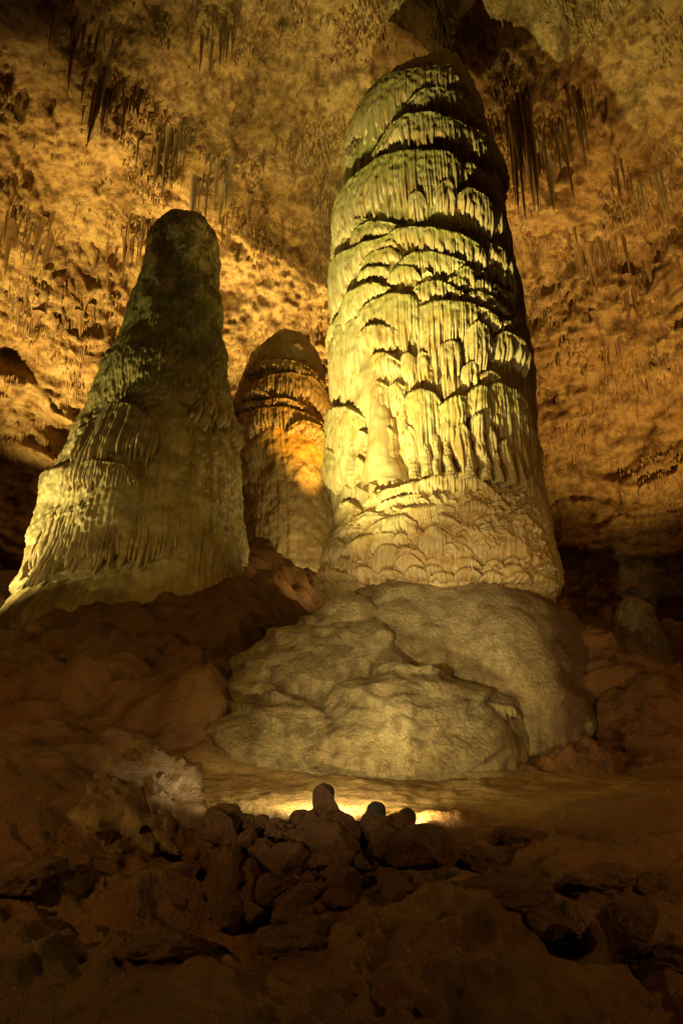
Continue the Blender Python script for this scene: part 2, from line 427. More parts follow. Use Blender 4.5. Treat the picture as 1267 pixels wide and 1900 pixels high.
# ================================================================== GROUND
def ground_z(X, Y):
    """height of the cave floor (world z)"""
    X = np.asarray(X, float); Y = np.asarray(Y, float)
    b = np.interp(Y, [0, 3.2, 4.6, 6.0, 7.2, 9.6], [-1.8, -1.8, -1.6, -1.12, -0.48, -0.14])
    left = np.interp(Y, [9.6, 11, 13, 14.4, 16, 20, 24, 30], [0, 0.8, 2.05, 3.15, 4.3, 6.4, 6.8, 7.0])
    right = np.interp(Y, [9.6, 10.6, 11.6, 13, 15, 20, 30], [0, 0.5, 1.25, 1.5, 0.9, 1.0, 1.4])
    mid = np.interp(Y, [9.6, 12, 15, 19, 22, 30], [0, 0.4, 1.6, 4.5, 5.4, 5.4])
    wl = 1 - sstep(-2.6, 0.2, X); wr = sstep(3.6, 6.0, X)
    z = b + left * wl + right * wr + mid * (1 - wl - wr)
    # left shoulder running up towards the outcrop
    z = z + 0.42 * (1 - sstep(-3.6, -1.6, X)) * sstep(4.0, 7.2, Y) * (1 - sstep(8.2, 10, Y))
    z = z + 0.30 * sstep(1.4, 4.5, X) * sstep(4.0, 6.5, Y) * (1 - sstep(6.8, 8.4, Y))
    z = z - 1.1 * (1 - sstep(-7.6, -5.9, X)) * sstep(11.5, 14, Y)
    # rubble heap in front of the terrace
    z = z + 0.40 * np.exp(-((X + 0.55) / 1.15) ** 2 - ((Y - 5.9) / 0.75) ** 2)
    z = z + 0.22 * np.exp(-((X - 1.2) / 1.0) ** 2 - ((Y - 5.6) / 0.7) ** 2)
    z = z - 0.42 * np.exp(-((X + 0.55) / 1.1) ** 4 - ((Y - 6.85) / 0.42) ** 2)
    # round mounds of the foreground
    for (mx, my, rx, ry, h) in ((-0.9, 4.35, 1.1, 0.8, 0.38), (0.75, 4.6, 0.9, 0.9, 0.36), (-2.6, 4.6, 0.9, 0.9, 0.5), (2.4, 4.7, 0.8, 0.8, 0.35),
                                (-2.1, 10.1, 1.5, 0.9, 0.55), (-4.6, 10.2, 1.6, 1.3, 0.6), (-3.4, 12.4, 1.5, 1.2, 0.4), (-6.6, 12.0, 1.8, 1.4, 0.5)):
        z = z + h * np.exp(-((X - mx) / rx) ** 2 - ((Y - my) / ry) ** 2)
    slope = sstep(9.4, 11, Y)
    calm = sstep(7.0, 7.8, Y) * (1 - slope) * sstep(-2.4, -1.4, X)
    amp = (1 - 0.75 * calm) * (0.55 + 0.45 * sstep(7, 9.5, Y)) * (1 + 0.5 * slope * (1 - sstep(-1, 1, X)))
    wx = X + 0.5 * vnoise(X * 0.7, Y * 0.7, 2.2, 5); wy = Y + 0.5 * vnoise(X * 0.7, Y * 0.7, 7.7, 6)
    z = z + amp * 0.30 * (np.abs(fbm(wx * 0.55, wy * 0.8, 1.5, 3, 81)) - 0.3) + amp * 0.22 * fbm(wx * 0.9, wy * 1.1, 4.4, 4, 82)
    z = z + amp * 0.09 * ridged(wx * 1.5, wy * 1.0, 3.3, 3, 83) + 0.025 * fbm(X * 6, Y * 6, 0.7, 3, 84)
    fold = slope * (1 - sstep(0.5, 2.0, X))
    z = z + fold * (0.20 * ridged(wx * 0.45 + wy * 0.25, wy * 0.95, 8.2, 4, 78) + 0.12 * ridged(wx * 1.1, wy * 2.0, 3.1, 3, 79))
    crag = (1 - sstep(6.6, 7.6, Y)) + 0.6 * sstep(8.5, 10, Y) * sstep(3.5, 5, X)
    crag = crag * (0.35 + 0.65 * sstep(-0.2, 0.35, fbm(X * 0.6, Y * 0.6, 9.1, 3, 86)))
    z = z + crag * (0.22 * ridged(wx * 1.3, wy * 1.3, 6.1, 5, 88) + 0.09 * fbm(X * 4, Y * 4, 2.7, 5, 89) - 0.06)
    z = z + calm * 0.02 * fbm(X * 2.2, Y * 9, 0.2, 3, 85)
    return z + CAM_Z

def build_ground():
    az = np.radians(nonuni(-179, 179, -52, 52, 430, 16))
    rr = np.concatenate([[0.25, 0.7, 1.3, 2.0], np.geomspace(2.6, 33, 430)])
    A, R = np.meshgrid(az, rr)
    X, Y = R * np.sin(A), R * np.cos(A)
    Z = ground_z(X, Y)
    co = np.stack([X, Y, Z], -1).reshape(-1, 3)
    q = grid_faces(len(rr), len(az), flip=True)
    return co, q
g_co, g_q = build_ground()
def wet_sheen(X, Y):
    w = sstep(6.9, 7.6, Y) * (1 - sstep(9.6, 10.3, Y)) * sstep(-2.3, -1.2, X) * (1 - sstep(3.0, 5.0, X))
    return w * (0.45 + 0.55 * sstep(-0.25, 0.25, fbm(X * 0.8, Y * 1.6, 0.4, 3, 87)))  # drives both the wet gloss and the painted golden sheen
ground_o = link('ground', mesh_np('ground', g_co, g_q, attrs={'wet': wet_sheen(g_co[:, 0], g_co[:, 1])}), M['ground'])
tag(ground_o, 'dark brown flowstone floor and slopes of the cave', kind='structure')
def gz(x, y): return float(ground_z(np.array([x]), np.array([y]))[0])

# ================================================================== STALAGMITE COLUMNS
class Column:
    def __init__(s, sil, Yc, shrink=0.0):
        s.Y = Yc
        zs, xc, rr = [], [], []
        for (y, xl, xr) in sil:
            a, b = at(xl, y, Yc), at(xr, y, Yc)
            r = (b[0] - a[0]) / 2
            D = math.hypot(Yc, a[2] - CAM_Z)
            r = r * D / math.sqrt(D * D + r * r)
            zs.append(a[2]); xc.append((a[0] + b[0]) / 2); rr.append(max(0.03, r - shrink))
        o = np.argsort(zs)
        s.z = np.array(zs)[o]; s.xc = np.array(xc)[o]; s.r = np.array(rr)[o]
        # smooth resample
        zz = np.linspace(s.z[0], s.z[-1], 240)
        X = np.interp(zz, s.z, s.xc); Rr = np.interp(zz, s.z, s.r)
        k = np.ones(9) / 9
        pad = lambda v: np.concatenate([np.full(4, v[0]), v, np.full(4, v[-1])])
        X = np.convolve(pad(X), k, 'valid'); R2 = np.convolve(pad(Rr), k, 'valid'); R2[-9:] = Rr[-9:]
        s.zz, s.X, s.R = zz, X, R2
    def cx(s, z): return np.interp(z, s.zz, s.X)
    def rad(s, z): return np.interp(z, s.zz, s.R)
    def point(s, th, z, off=0.0):
        R = s.rad(z) + off
        return np.stack([s.cx(z) + R * np.sin(th), s.Y - R * np.cos(th), z + 0 * th], -1)
    def hit(s, px, py, off=0.0):
        d = ray(px, py)
        Ys = np.linspace(s.Y - s.R.max() - off - 0.3, s.Y + 0.5, 500)
        t = Ys / d[1]
        X, Z = t * d[0], t * d[2] + CAM_Z
        cx, R = s.cx(Z), s.rad(Z) + off
        g = np.hypot(X - cx, Ys - s.Y) - R
        i = np.argmax(g < 0) if (g < 0).any() else int(np.argmin(g))
        th = math.atan2(X[i] - cx[i], s.Y - Ys[i])
        return th, float(np.clip(Z[i], s.zz[0], s.zz[-1])), bool((g < 0).any())

def build_core(name, col, parent, mat, disp, nth=420, nz=520, z0=None, z1=None, algae=None, dense=104):
    z0 = col.zz[0] if z0 is None else z0
    z1 = col.zz[-1] if z1 is None else z1
    th = np.radians(nonuni(-180, 180, -dense, dense, nth, 22)[:-1])
    z = np.linspace(z0, z1, nz)
    T, Z = np.meshgrid(th, z)
    off = disp(T, Z, col.rad(Z))
    P = col.point(T, Z, off)
    co = P.reshape(-1, 3)
    n = len(co)
    top = np.array([[float(col.cx(z1)), col.Y, z1 + 0.4 * float(col.rad(z1))]])
    co = np.concatenate([co, top])
    nth_ = len(th)
    last = (nz - 1) * nth_
    tr = [[last + i, last + (i + 1) % nth_, n] for i in range(nth_)]
    al = np.zeros(n + 1) if algae is None else np.concatenate([algae(T, Z).ravel(), [0]])
    me = mesh_np(name, rel(co, parent.location), grid_faces(nz, nth_, wrap=True), tr, attrs={'algae': al})
    return link(name, me, mat, parent)

def canopy(col, pts, parent, mat, drop, D=0.22, fw=0.056, seed=0, name='flowstone_canopy', ext=True, algae=0.6, tuck=0.5, hang_out=0.0, step=0.0125):
    """One scalloped shelf of flowstone: rounded shoulder, fluted curtain, toothed lower fringe.
    pts: ridge line in photo pixels; drop: curtain length in pixels (number or list)"""
    n = len(pts)
    D = D * 0.80
    fw = fw * (0.75 + 0.75 * ((seed * 0.6180339) % 1.0))
    drops = drop if isinstance(drop, (list, tuple)) else [drop] * n
    th, zr, zb, ok = [], [], [], []
    for (x, y), dp in zip(pts, drops):
        t, z, k = col.hit(x, y, D * 0.7)
        t2, z2, k2 = col.hit(x, y + dp, D * 0.6)
        th.append(t); zr.append(z); zb.append(min(z2, z - 0.08)); ok.append(k)
    th, zr, zb = np.array(th), np.array(zr), np.array(zb)
    o = np.argsort(th); th, zr, zb = th[o], zr[o], zb[o]
    if ext:
        if th[0] < -1.15:
            th = np.concatenate([[th[0] - 0.5], th]); zr = np.concatenate([[zr[0] - 0.15], zr]); zb = np.concatenate([[zb[0] - 0.1], zb])
        if th[-1] > 1.15:
            th = np.concatenate([th, [th[-1] + 0.5]]); zr = np.concatenate([zr, [zr[-1] - 0.15]]); zb = np.concatenate([zb, [zb[-1] - 0.1]])
    Rm = float(col.rad(zr.mean())) + D
    width = (th[-1] - th[0]) * Rm
    if width < 0.05: return None
    nu = int(max(10, min(560, width / step)))
    u = np.linspace(0, 1, nu)
    # smooth interpolation of the ridge line (Catmull-like by cosine easing on a fine resample)
    tf = np.linspace(th[0], th[-1], nu)
    zl = np.interp(tf, th, zr); bl = np.interp(tf, th, zb)
    kk = max(3, nu // 9) | 1
    ker = np.hanning(kk + 2)[1:-1]; ker /= ker.sum()
    sm = lambda v: np.convolve(np.concatenate([np.full(kk // 2, v[0]), v, np.full(kk // 2, v[-1])]), ker, 'valid')
    zl, bl = sm(zl), sm(bl)
    s_m = tf * Rm                                     # metres along the shelf
    e = np.clip(np.minimum(u, 1 - u) * width / (0.9 * min(width * 0.5, 0.55)), 0, 1)
    end = np.sqrt(np.clip(1 - (1 - e) ** 2, 0, 1))    # rounded ends
    zl = zl + 0.05 * fbm(s_m * 2.1, seed, 0.3, 3, 91) - (1 - end) * 0.5 * D
    # scallops of the rim
    sc = 0.5 + 0.5 * vnoise(s_m * 1.9, seed * 3.1, 0.5, 92)
    Du = D * (0.30 + 0.70 * end) * (0.6 + 0.7 * sc)
    L0 = np.maximum(0.06, (zl - bl)) * (0.35 + 0.65 * end) * (1.2 + 0.35 * vnoise(s_m * 1.1, seed * 2.3, 0.5, 96))
    na, nh, nb = 9, max(7, min(30, int(L0.mean() / 0.045))), 4
    rows_off, rows_z, al = [], [], []
    ribc, cc = flutes(s_m / (fw * 3.7), seed + 40)
    rib0, cid = flutes(s_m / fw, seed)
    lenf = 0.62 + 0.50 * rnd(cid, seed + 1) * (0.45 + 0.55 * rnd(cc, seed + 2))
    teeth = lenf * (0.66 + 0.34 * rib0 ** 0.8)
    L = L0 * np.clip(teeth, 0.4, 1.15)
    capH = np.minimum(0.5 * Du, L * 0.4)
    for k in range(na):
        a = (k / (na - 1)) * math.pi / 2
        lump = 0.10 * D * fbm(s_m * 5, k * 0.35, seed, 2, 93) * math.sin(a)
        fl = 0.75 * fw * rib0 * math.sin(a)
        rows_off.append(Du * math.sin(a) ** 0.8 - 0.05 * (1 - math.sin(a)) + lump + fl)
        rows_z.append(zl - capH * (1 - math.cos(a)))
        al.append(np.full(nu, algae * (1 - 0.55 * (k / (na - 1)))))
    for k in range(1, nh + 1):
        t = k / nh
        z = zl - capH - (L - capH) * t
        zz_abs = (zl - z)
        wob = s_m / fw + 0.55 * vnoise(s_m * 1.3, zz_abs * 1.2, seed * 1.3, 94) * sstep(0, 0.5, zz_abs)
        rib, ci = flutes(wob, seed)
        hb = 0.25 + 0.75 * rnd(ci, seed + 3)
        grow = 0.35 + 0.65 * min(1, t * 1.6)
        tip = 1.0 if t < 0.72 else 1 - ((t - 0.72) / 0.28) ** 2 * 0.75
        off = Du * (1 - (1 - tuck) * t ** 1.4) + hang_out * t
        off = off + (1.15 * fw * rib * hb + 1.0 * fw * ribc * (0.4 + 0.6 * rnd(cc, seed + 6))) * grow * tip
        off = off + 0.030 * fbm(s_m * 7, zz_abs * 5, seed, 2, 95) + 0.35 * fw * (shingle(s_m / (fw * 1.6), zz_abs / (fw * 3.4), seed + 60) - 0.3) * (0.4 + 0.6 * sc)
        rows_off.append(off); rows_z.append(z)
        al.append(np.full(nu, algae * 0.6 * max(0, 1 - t * 1.15)))
    lo, lz = rows_off[-1], rows_z[-1]
    for k in range(1, nb + 1):
        t = k / nb
        rows_off.append(lo * (1 - t) + (-0.06) * t - 0.02)
        rows_z.append(lz + t * np.minimum(0.14, 0.3 * L))
        al.append(np.zeros(nu))
    off = np.array(rows_off); Z = np.array(rows_z); T = np.broadcast_to(tf, Z.shape)
    Zc = np.clip(Z, col.zz[0], col.zz[-1])
    R = col.rad(Zc) + off
    P = np.stack([col.cx(Zc) + R * np.sin(T), col.Y - R * np.cos(T), Z], -1)
    nrw = P.shape[0]
    me = mesh_np(name, rel(P.reshape(-1, 3), parent.location), grid_faces(nrw, nu, flip=True), attrs={'algae': np.array(al)})
    return link(name, me, mat, parent)

def zpts(ox, oy, k, pts): return [(ox + x * k, oy + y * k) for x, y in pts]

# ------------------------------------------------------------------ the giant dome
GD = Column([(114, 815, 842), (120, 797, 850), (134, 768, 860), (158, 745, 862), (190, 703, 875), (225, 668, 888), (250, 652, 896), (300, 644, 905), (350, 639, 916), (400, 632, 927),
             (450, 625, 938), (500, 620, 950), (550, 618, 960), (600, 617, 966), (650, 617, 973), (700, 617, 978), (750, 616, 982), (800, 614, 988),
             (850, 613, 994), (890, 616, 996), (905, 610, 1000), (950, 618, 1006), (1000, 608, 1018), (1050, 600, 1034), (1080, 592, 1044), (1100, 596, 1040), (1140, 612, 1030), (1200, 630, 1020), (1420, 650, 1000)], 13.7, shrink=0.10)
g_base = (float(GD.cx(3.0)), GD.Y, gz(2.0, 13.7))
giant = tag(empty('giant_dome_stalagmite', g_base), 'giant pale floodlit stalagmite ringed with tiers of fluted flowstone curtains', 'stalagmite')
Z_SK_TOP = GD.hit(800, 885)[1]; Z_SK_BOT = GD.hit(800, 1065)[1]
def gd_disp(T, Z, R):
    s = T * 2.2
    rib, c = flutes(s / 0.075 + 0.8 * vnoise(s * 1.2, Z * 0.8, 1, 101), 3)
    rib2, c2 = flutes(s / 0.33 + 0.5 * vnoise(s * 0.9, Z * 0.5, 1, 105), 8)
    body = sstep(Z_SK_BOT - 0.1, Z_SK_BOT + 0.25, Z)
    top = 1 - sstep(GD.zz[-1] - 1.6, GD.zz[-1] - 0.3, Z)
    o = (0.05 * rib * (0.5 + rnd(c, 4)) + 0.10 * rib2 * rnd(c2, 5)) * body * (0.3 + 0.7 * top)
    skirt = sstep(Z_SK_BOT - 0.05, Z_SK_BOT + 0.12, Z) * (1 - sstep(Z_SK_TOP - 0.3, Z_SK_TOP + 0.1, Z))
    o = o * (1 - 0.8 * skirt) + skirt * (0.03 + 0.06 * shingle(s / 0.10, -Z / 0.16, 7) + 0.05 * shingle(s / 0.26, -Z / 0.45, 17))
    o = o + 0.12 * fbm(s * 0.9, Z * 0.9, 2.0, 3, 102) + 0.018 * fbm(s * 6, Z * 6, 1.0, 3, 103) * (1 - body + 0.4)
    o = o + (1 - body) * (0.25 * fbm(s * 0.5, Z * 0.6, 5.0, 3, 104))
    return o
build_core('shaft', GD, giant, M['dome'], gd_disp, nth=450, nz=380, z0=gz(2, 12) - 0.3, algae=lambda T, Z: 0.5 * sstep(6, 16, Z))

sd = [0]
def GC(o, pts, drop, D=0.22, **k):
    ox, oy, s = o
    if oy == 860: D *= 0.85
    sd[0] += 1
    dr = [d for d in drop] if isinstance(drop, (list, tuple)) else drop
    return canopy(GD, zpts(ox, oy, s, pts), giant, M['dome'], dr, D, seed=sd[0] * 3 + 1, **k)
Z1, Z2, Z3, Z4 = (600, 60, .2841), (600, 390, .3078), (590, 640, .3394), (560, 860, .3946)
# crown
GC(Z1, [(340, 270), (520, 175), (650, 180), (830, 185), (930, 250)], 28, 0.16, algae=0.5)
GC(Z1, [(125, 600), (150, 490), (300, 330), (480, 270), (640, 235), (840, 240), (930, 300)], [70, 85, 90, 85, 60, 38, 30], 0.26, algae=0.8)
GC(Z1, [(735, 310), (800, 280), (880, 300), (970, 370)], 24, 0.18, algae=0.7)
GC(Z1, [(530, 470), (580, 420), (640, 380), (780, 362), (900, 405), (960, 480), (1095, 650)], [36, 44, 48, 48, 46, 44, 36], 0.28, algae=0.6)
GC(Z1, [(110, 690), (130, 660), (220, 700)], [80, 85, 70], 0.12, algae=0.3)
GC(Z1, [(285, 850), (440, 600), (560, 540), (680, 528), (860, 575), (960, 640), (1125, 810)], [30, 50, 58, 60, 58, 52, 34], 0.34, algae=0.9)
GC(Z1, [(100, 1170), (130, 1050), (330, 840), (480, 775), (640, 763), (800, 785), (900, 830)], [50, 70, 105, 115, 118, 110, 60], 0.36, algae=0.9)
GC(Z1, [(715, 900), (780, 880), (880, 900), (965, 945)], 30, 0.30)
GC(Z1, [(860, 830), (960, 850), (1090, 980), (1175, 1090)], 42, 0.36)
GC(Z1, [(1000, 800), (1060, 850), (1140, 930)], 36, 0.2)
GC(Z1, [(540, 1055), (600, 1020), (670, 1040)], 48, 0.44, algae=0.3)
GC(Z1, [(760, 860), (800, 845), (880, 880)], 20, 0.34)
GC(Z1, [(700, 1000), (800, 960), (870, 1010)], 55, 0.40, algae=0.3)
GC(Z1, [(855, 1030), (930, 1005), (1080, 1110), (1185, 1200)], [50, 55, 55, 40], 0.40)
# middle tiers
GC(Z2, [(75, 160), (150, 60), (240, 45), (320, 62)], 30, 0.2, algae=0.8)
GC(Z2, [(150, 175), (220, 85), (340, 58), (470, 80)], 36, 0.26, algae=0.8)
GC(Z2, [(60, 340), (110, 250), (230, 195), (360, 160), (480, 85), (620, 103), (800, 138), (930, 200), (990, 290)], [75, 78, 40, 22, 40, 44, 46, 44, 36], 0.30, algae=1.0)
GC(Z2, [(790, 110), (850, 95), (910, 125)], 10, 0.12, algae=1.0)
GC(Z2, [(975, 175), (1060, 230), (1110, 300), (1132, 380)], [50, 50, 46, 30], 0.26, algae=0.7)
GC(Z2, [(365, 205), (410, 180), (450, 200)], 14, 0.26, algae=0.8)
GC(Z2, [(212, 325), (290, 260), (400, 213), (475, 250)], [18, 30, 36, 26], 0.26, algae=0.9)
GC(Z2, [(440, 310), (540, 250), (640, 238), (760, 280), (865, 312)], [20, 34, 42, 40, 18], 0.28, algae=0.9)
GC(Z2, [(200, 405), (260, 350), (395, 325)], [16, 26, 28], 0.26, algae=0.9)
GC(Z2, [(373, 400), (440, 330), (540, 325), (595, 385)], [24, 44, 46, 22], 0.32, algae=0.9)
GC(Z2, [(590, 380), (625, 372), (655, 385)], 10, 0.24, algae=0.9)
GC(Z2, [(765, 345), (850, 333), (935, 385)], 30, 0.28, algae=0.9)
GC(Z2, [(725, 405), (800, 398), (885, 432)], 20, 0.24, algae=0.9)
GC(Z2, [(885, 435), (940, 403), (1035, 460)], 24, 0.26, algae=0.9)
GC(Z2, [(925, 365), (960, 358), (990, 385)], 12, 0.2, algae=0.9)
GC(Z2, [(50, 520), (70, 430), (110, 400)], [60, 60, 40], 0.22, algae=0.7)
GC(Z2, [(62, 700), (120, 590), (160, 485), (260, 440), (410, 440)], [25, 45, 58, 44, 30], 0.32, algae=0.9)
GC(Z2, [(520, 468), (600, 425), (700, 418), (815, 468)], [20, 38, 38, 18], 0.32, algae=0.9)
GC(Z2, [(765, 505), (820, 478), (865, 500)], 18, 0.3, algae=0.8)
GC(Z2, [(850, 482), (920, 478), (1000, 520), (1070, 570)], 24, 0.28, algae=0.8)
GC(Z2, [(1030, 440), (1080, 460), (1120, 520)], 24, 0.24, algae=0.7)
# great fluted curtain
GC(Z2, [(195, 615), (300, 530), (430, 483), (585, 512)], [40, 70, 95, 100], 0.34, algae=0.7)
GC(Z2, [(560, 548), (700, 538), (860, 550), (960, 585), (1085, 660)], [110, 105, 80, 50, 30], 0.34, algae=0.6)
GC(Z2, [(50, 770), (160, 660), (205, 632), (255, 672)], [110, 130, 120, 90], 0.26, algae=0.4)
GC(Z2, [(208, 715), (300, 680), (400, 680), (450, 700)], [40, 62, 66, 50], 0.40, algae=0.3)
GC(Z2, [(848, 690), (910, 663), (960, 680), (1035, 750)], [85, 95, 80, 45], 0.40, algae=0.4)
GC(Z2, [(1030, 725), (1080, 708), (1200, 815), (1235, 910)], [70, 75, 55, 30], 0.36, algae=0.6)
GC(Z2, [(280, 865), (350, 848), (475, 885)], [60, 70, 50], 0.34, algae=0.3)
GC(Z2, [(590, 700), (660, 670), (720, 700)], [90, 110, 90], 0.28, algae=0.2)
GC(Z2, [(690, 800), (760, 770), (830, 800)], [80, 90, 80], 0.30, algae=0.2)
GC(Z2, [(460, 860), (520, 850), (560, 870)], [60, 70, 60], 0.26, algae=0.3)
GC(Z2, [(560, 860), (600, 845), (640, 860)], [60, 70, 60], 0.26, algae=0.3)
GC(Z3, [(285, 215), (330, 185), (390, 205)], [90, 110, 90], 0.30, algae=0.2)
GC(Z3, [(385, 210), (440, 190), (485, 215)], [60, 80, 50], 0.28, algae=0.3)
GC(Z3, [(560, 160), (600, 140), (640, 165)], [40, 46, 40], 0.2, algae=0.2)
GC(Z3, [(780, 110), (830, 90), (880, 130)], [50, 55, 50], 0.24, algae=0.4)
GC(Z3, [(870, 140), (930, 130), (1010, 190)], [30, 36, 24], 0.26, algae=0.6)
GC(Z3, [(430, 330), (500, 250), (570, 228), (640, 240), (692, 292)], [80, 140, 160, 120, 30], 0.36, algae=0.5)
GC(Z3, [(630, 318), (700, 290), (760, 268), (845, 262)], [110, 130, 110, 70], 0.34, algae=0.7)
GC(Z3, [(790, 252), (850, 215), (930, 213), (998, 275)], [50, 80, 90, 60], 0.36, algae=0.7)
GC(Z3, [(905, 200), (960, 190), (1060, 235), (1130, 310), (1175, 420)], [60, 100, 120, 100, 50], 0.34, algae=0.6)
GC(Z3, [(828, 385), (870, 358), (905, 382)], [70, 90, 70], 0.40, algae=0.3)
GC(Z3, [(728, 450), (780, 418), (836, 450)], [75, 90, 75], 0.42, algae=0.3, tuck=0.85)
GC(Z3, [(355, 465), (395, 438), (432, 462)], [80, 92, 80], 0.30, algae=0.2, tuck=0.85)
GC(Z3, [(462, 450), (508, 418), (548, 455)], [70, 95, 70], 0.34, algae=0.2, tuck=0.85)
GC(Z3, [(848, 490), (880, 472), (915, 500)], [60, 78, 60], 0.38, algae=0.2, tuck=0.8)
GC(Z3, [(910, 440), (935, 425), (960, 450)], [70, 85, 70], 0.32, algae=0.2, tuck=0.8)
GC(Z3, [(975, 525), (1000, 505), (1030, 525)], [55, 62, 50], 0.30, algae=0.2, tuck=0.8)
GC(Z3, [(1040, 400), (1080, 380), (1120, 410)], [80, 100, 80], 0.30, algae=0.4, tuck=0.8)
GC(Z3, [(1118, 490), (1150, 450), (1185, 510)], [40, 60, 40], 0.28, algae=0.3)
GC(Z3, [(60, 400), (100, 325), (180, 325), (245, 365)], [70, 120, 130, 100], 0.30, algae=0.3)
GC(Z3, [(45, 610), (80, 550), (125, 590)], [70, 100, 80], 0.30, algae=0.4, tuck=0.8)
GC(Z3, [(205, 630), (245, 598), (292, 625)], [45, 60, 50], 0.32, algae=0.1, tuck=0.9)
GC(Z3, [(160, 605), (185, 588), (208, 605)], [55, 66, 55], 0.30, algae=0.1, tuck=0.9)
GC(Z3, [(220, 470), (245, 455), (275, 475)], [40, 46, 40], 0.28, algae=0.1)
# skirt below the great curtain
GC(Z4, [(285, 165), (400, 110), (560, 75), (640, 42), (780, 30), (850, 78), (960, 190)], [22, 26, 26, 34, 36, 30, 20], 0.34, algae=0.1, fw=0.052)
GC(Z4, [(345, 195), (440, 152), (560, 133), (645, 168)], [12, 20, 22, 12], 0.34, algae=0.1, fw=0.052)
GC(Z4, [(410, 215), (560, 190), (720, 186)], [18, 38, 22], 0.30, algae=0.1, fw=0.052)
GC(Z4, [(735, 195), (800, 165), (910, 200)], 22, 0.26, algae=0.1, fw=0.052)
GC(Z4, [(225, 255), (320, 215), (395, 228)], 24, 0.26, algae=0.1, fw=0.052)
GC(Z4, [(150, 330), (210, 280), (300, 285)], 24, 0.22, algae=0.1, fw=0.052)
GC(Z4, [(295, 295), (380, 250), (480, 234), (550, 265)], [24, 34, 36, 50], 0.30, algae=0.1, fw=0.052)
GC(Z4, [(590, 250), (660, 225), (740, 260)], 26, 0.24, algae=0.1, fw=0.052)
GC(Z4, [(205, 385), (300, 330), (435, 300)], [26, 48, 40], 0.30, algae=0.1, fw=0.052)
GC(Z4, [(425, 335), (470, 318), (515, 335)], 28, 0.26, algae=0.1, fw=0.052)
GC(Z4, [(120, 420), (170, 350), (215, 362)], [26, 42, 40], 0.22, algae=0.1, fw=0.052)
GC(Z4, [(545, 320), (610, 283), (680, 305)], [60, 72, 55], 0.30, algae=0.1, fw=0.052)
GC(Z4, [(105, 500), (150, 440), (220, 450)], [20, 30, 30], 0.2, algae=0.1, fw=0.052)
GC(Z4, [(300, 470), (380, 372), (455, 370)], [35, 70, 55], 0.32, algae=0.1, fw=0.052)
GC(Z4, [(210, 500), (250, 460), (310, 470)], [24, 32, 36], 0.26, algae=0.1, fw=0.052)
GC(Z4, [(415, 480), (460, 418), (510, 410), (585, 455)], [40, 54, 56, 20], 0.36, algae=0.1, fw=0.052)
GC(Z4, [(425, 415), (480, 385), (545, 405)], 14, 0.30, algae=0.1, fw=0.052)
GC(Z4, [(525, 500), (600, 468), (670, 478)], [22, 26, 22], 0.30, algae=0.1, fw=0.052)
GC(Z4, [(640, 435), (685, 408), (725, 432)], [22, 30, 30], 0.30, algae=0.1, fw=0.052)
GC(Z4, [(655, 385), (720, 358), (810, 400)], [26, 44, 44], 0.26, algae=0.1, fw=0.052)
GC(Z4, [(720, 430), (790, 432), (850, 470)], [36, 30, 16], 0.30, algae=0.2, fw=0.05)
GC(Z4, [(820, 480), (880, 462), (950, 500)], [22, 30, 18], 0.22, algae=0.2, fw=0.05)
GC(Z4, [(930, 470), (1000, 460), (1080, 520)], [26, 38, 22], 0.30, algae=0.2, fw=0.05)
GC(Z4, [(1050, 500), (1120, 505), (1210, 585)], [26, 36, 20], 0.24, algae=0.2, fw=0.05)
for q, (x, y, w_, dp) in enumerate([(628, 1052, 60, 30), (676, 1046, 62, 36), (728, 1050, 56, 30), (772, 1047, 60, 32), (820, 1054, 60, 26), (868, 1050, 58, 30), (914, 1056, 60, 26), (962, 1058, 56, 28)]):
    sd[0] += 1
    canopy(GD, [(x - w_ / 2, y + 10), (x - 6, y), (x + w_ / 2, y + 12)], giant, M['dome'], [dp * .6, dp, dp * .6], 0.34, seed=sd[0] * 3, fw=0.055, algae=0.1)
# small scales on the shaded right-hand side and on the skirt
def scatter(x0, x1, y0, y1, n, w, dp, D, fn=None):
    for i in range(n):
        x, y = random.uniform(x0, x1), random.uniform(y0, y1)
        if fn and not fn(x, y): continue
        ww = w * random.uniform(0.6, 1.4)
        sd[0] += 1
        canopy(GD, [(x - ww / 2, y + ww * .22), (x, y), (x + ww / 2, y + ww * .35)], giant, M['dome'], dp * random.uniform(.7, 1.3), D * random.uniform(.7, 1.2), fw=0.06, seed=sd[0] * 3, ext=False, algae=0.6 if y < 700 else 0.15, name='flowstone_scale', step=0.026)
scatter(880, 975, 520, 640, 34, 26, 16, 0.22, lambda x, y: x > 860 + (y - 520) * 0.45 and x < 955 + (y - 520) * .17)
scatter(770, 1020, 900, 1050, 80, 30, 17, 0.15, lambda x, y: x < 965 + (y - 900) * .42)
scatter(640, 780, 1010, 1050, 8, 34, 22, 0.2)
scatter(640, 990, 905, 935, 16, 30, 14, 0.24)
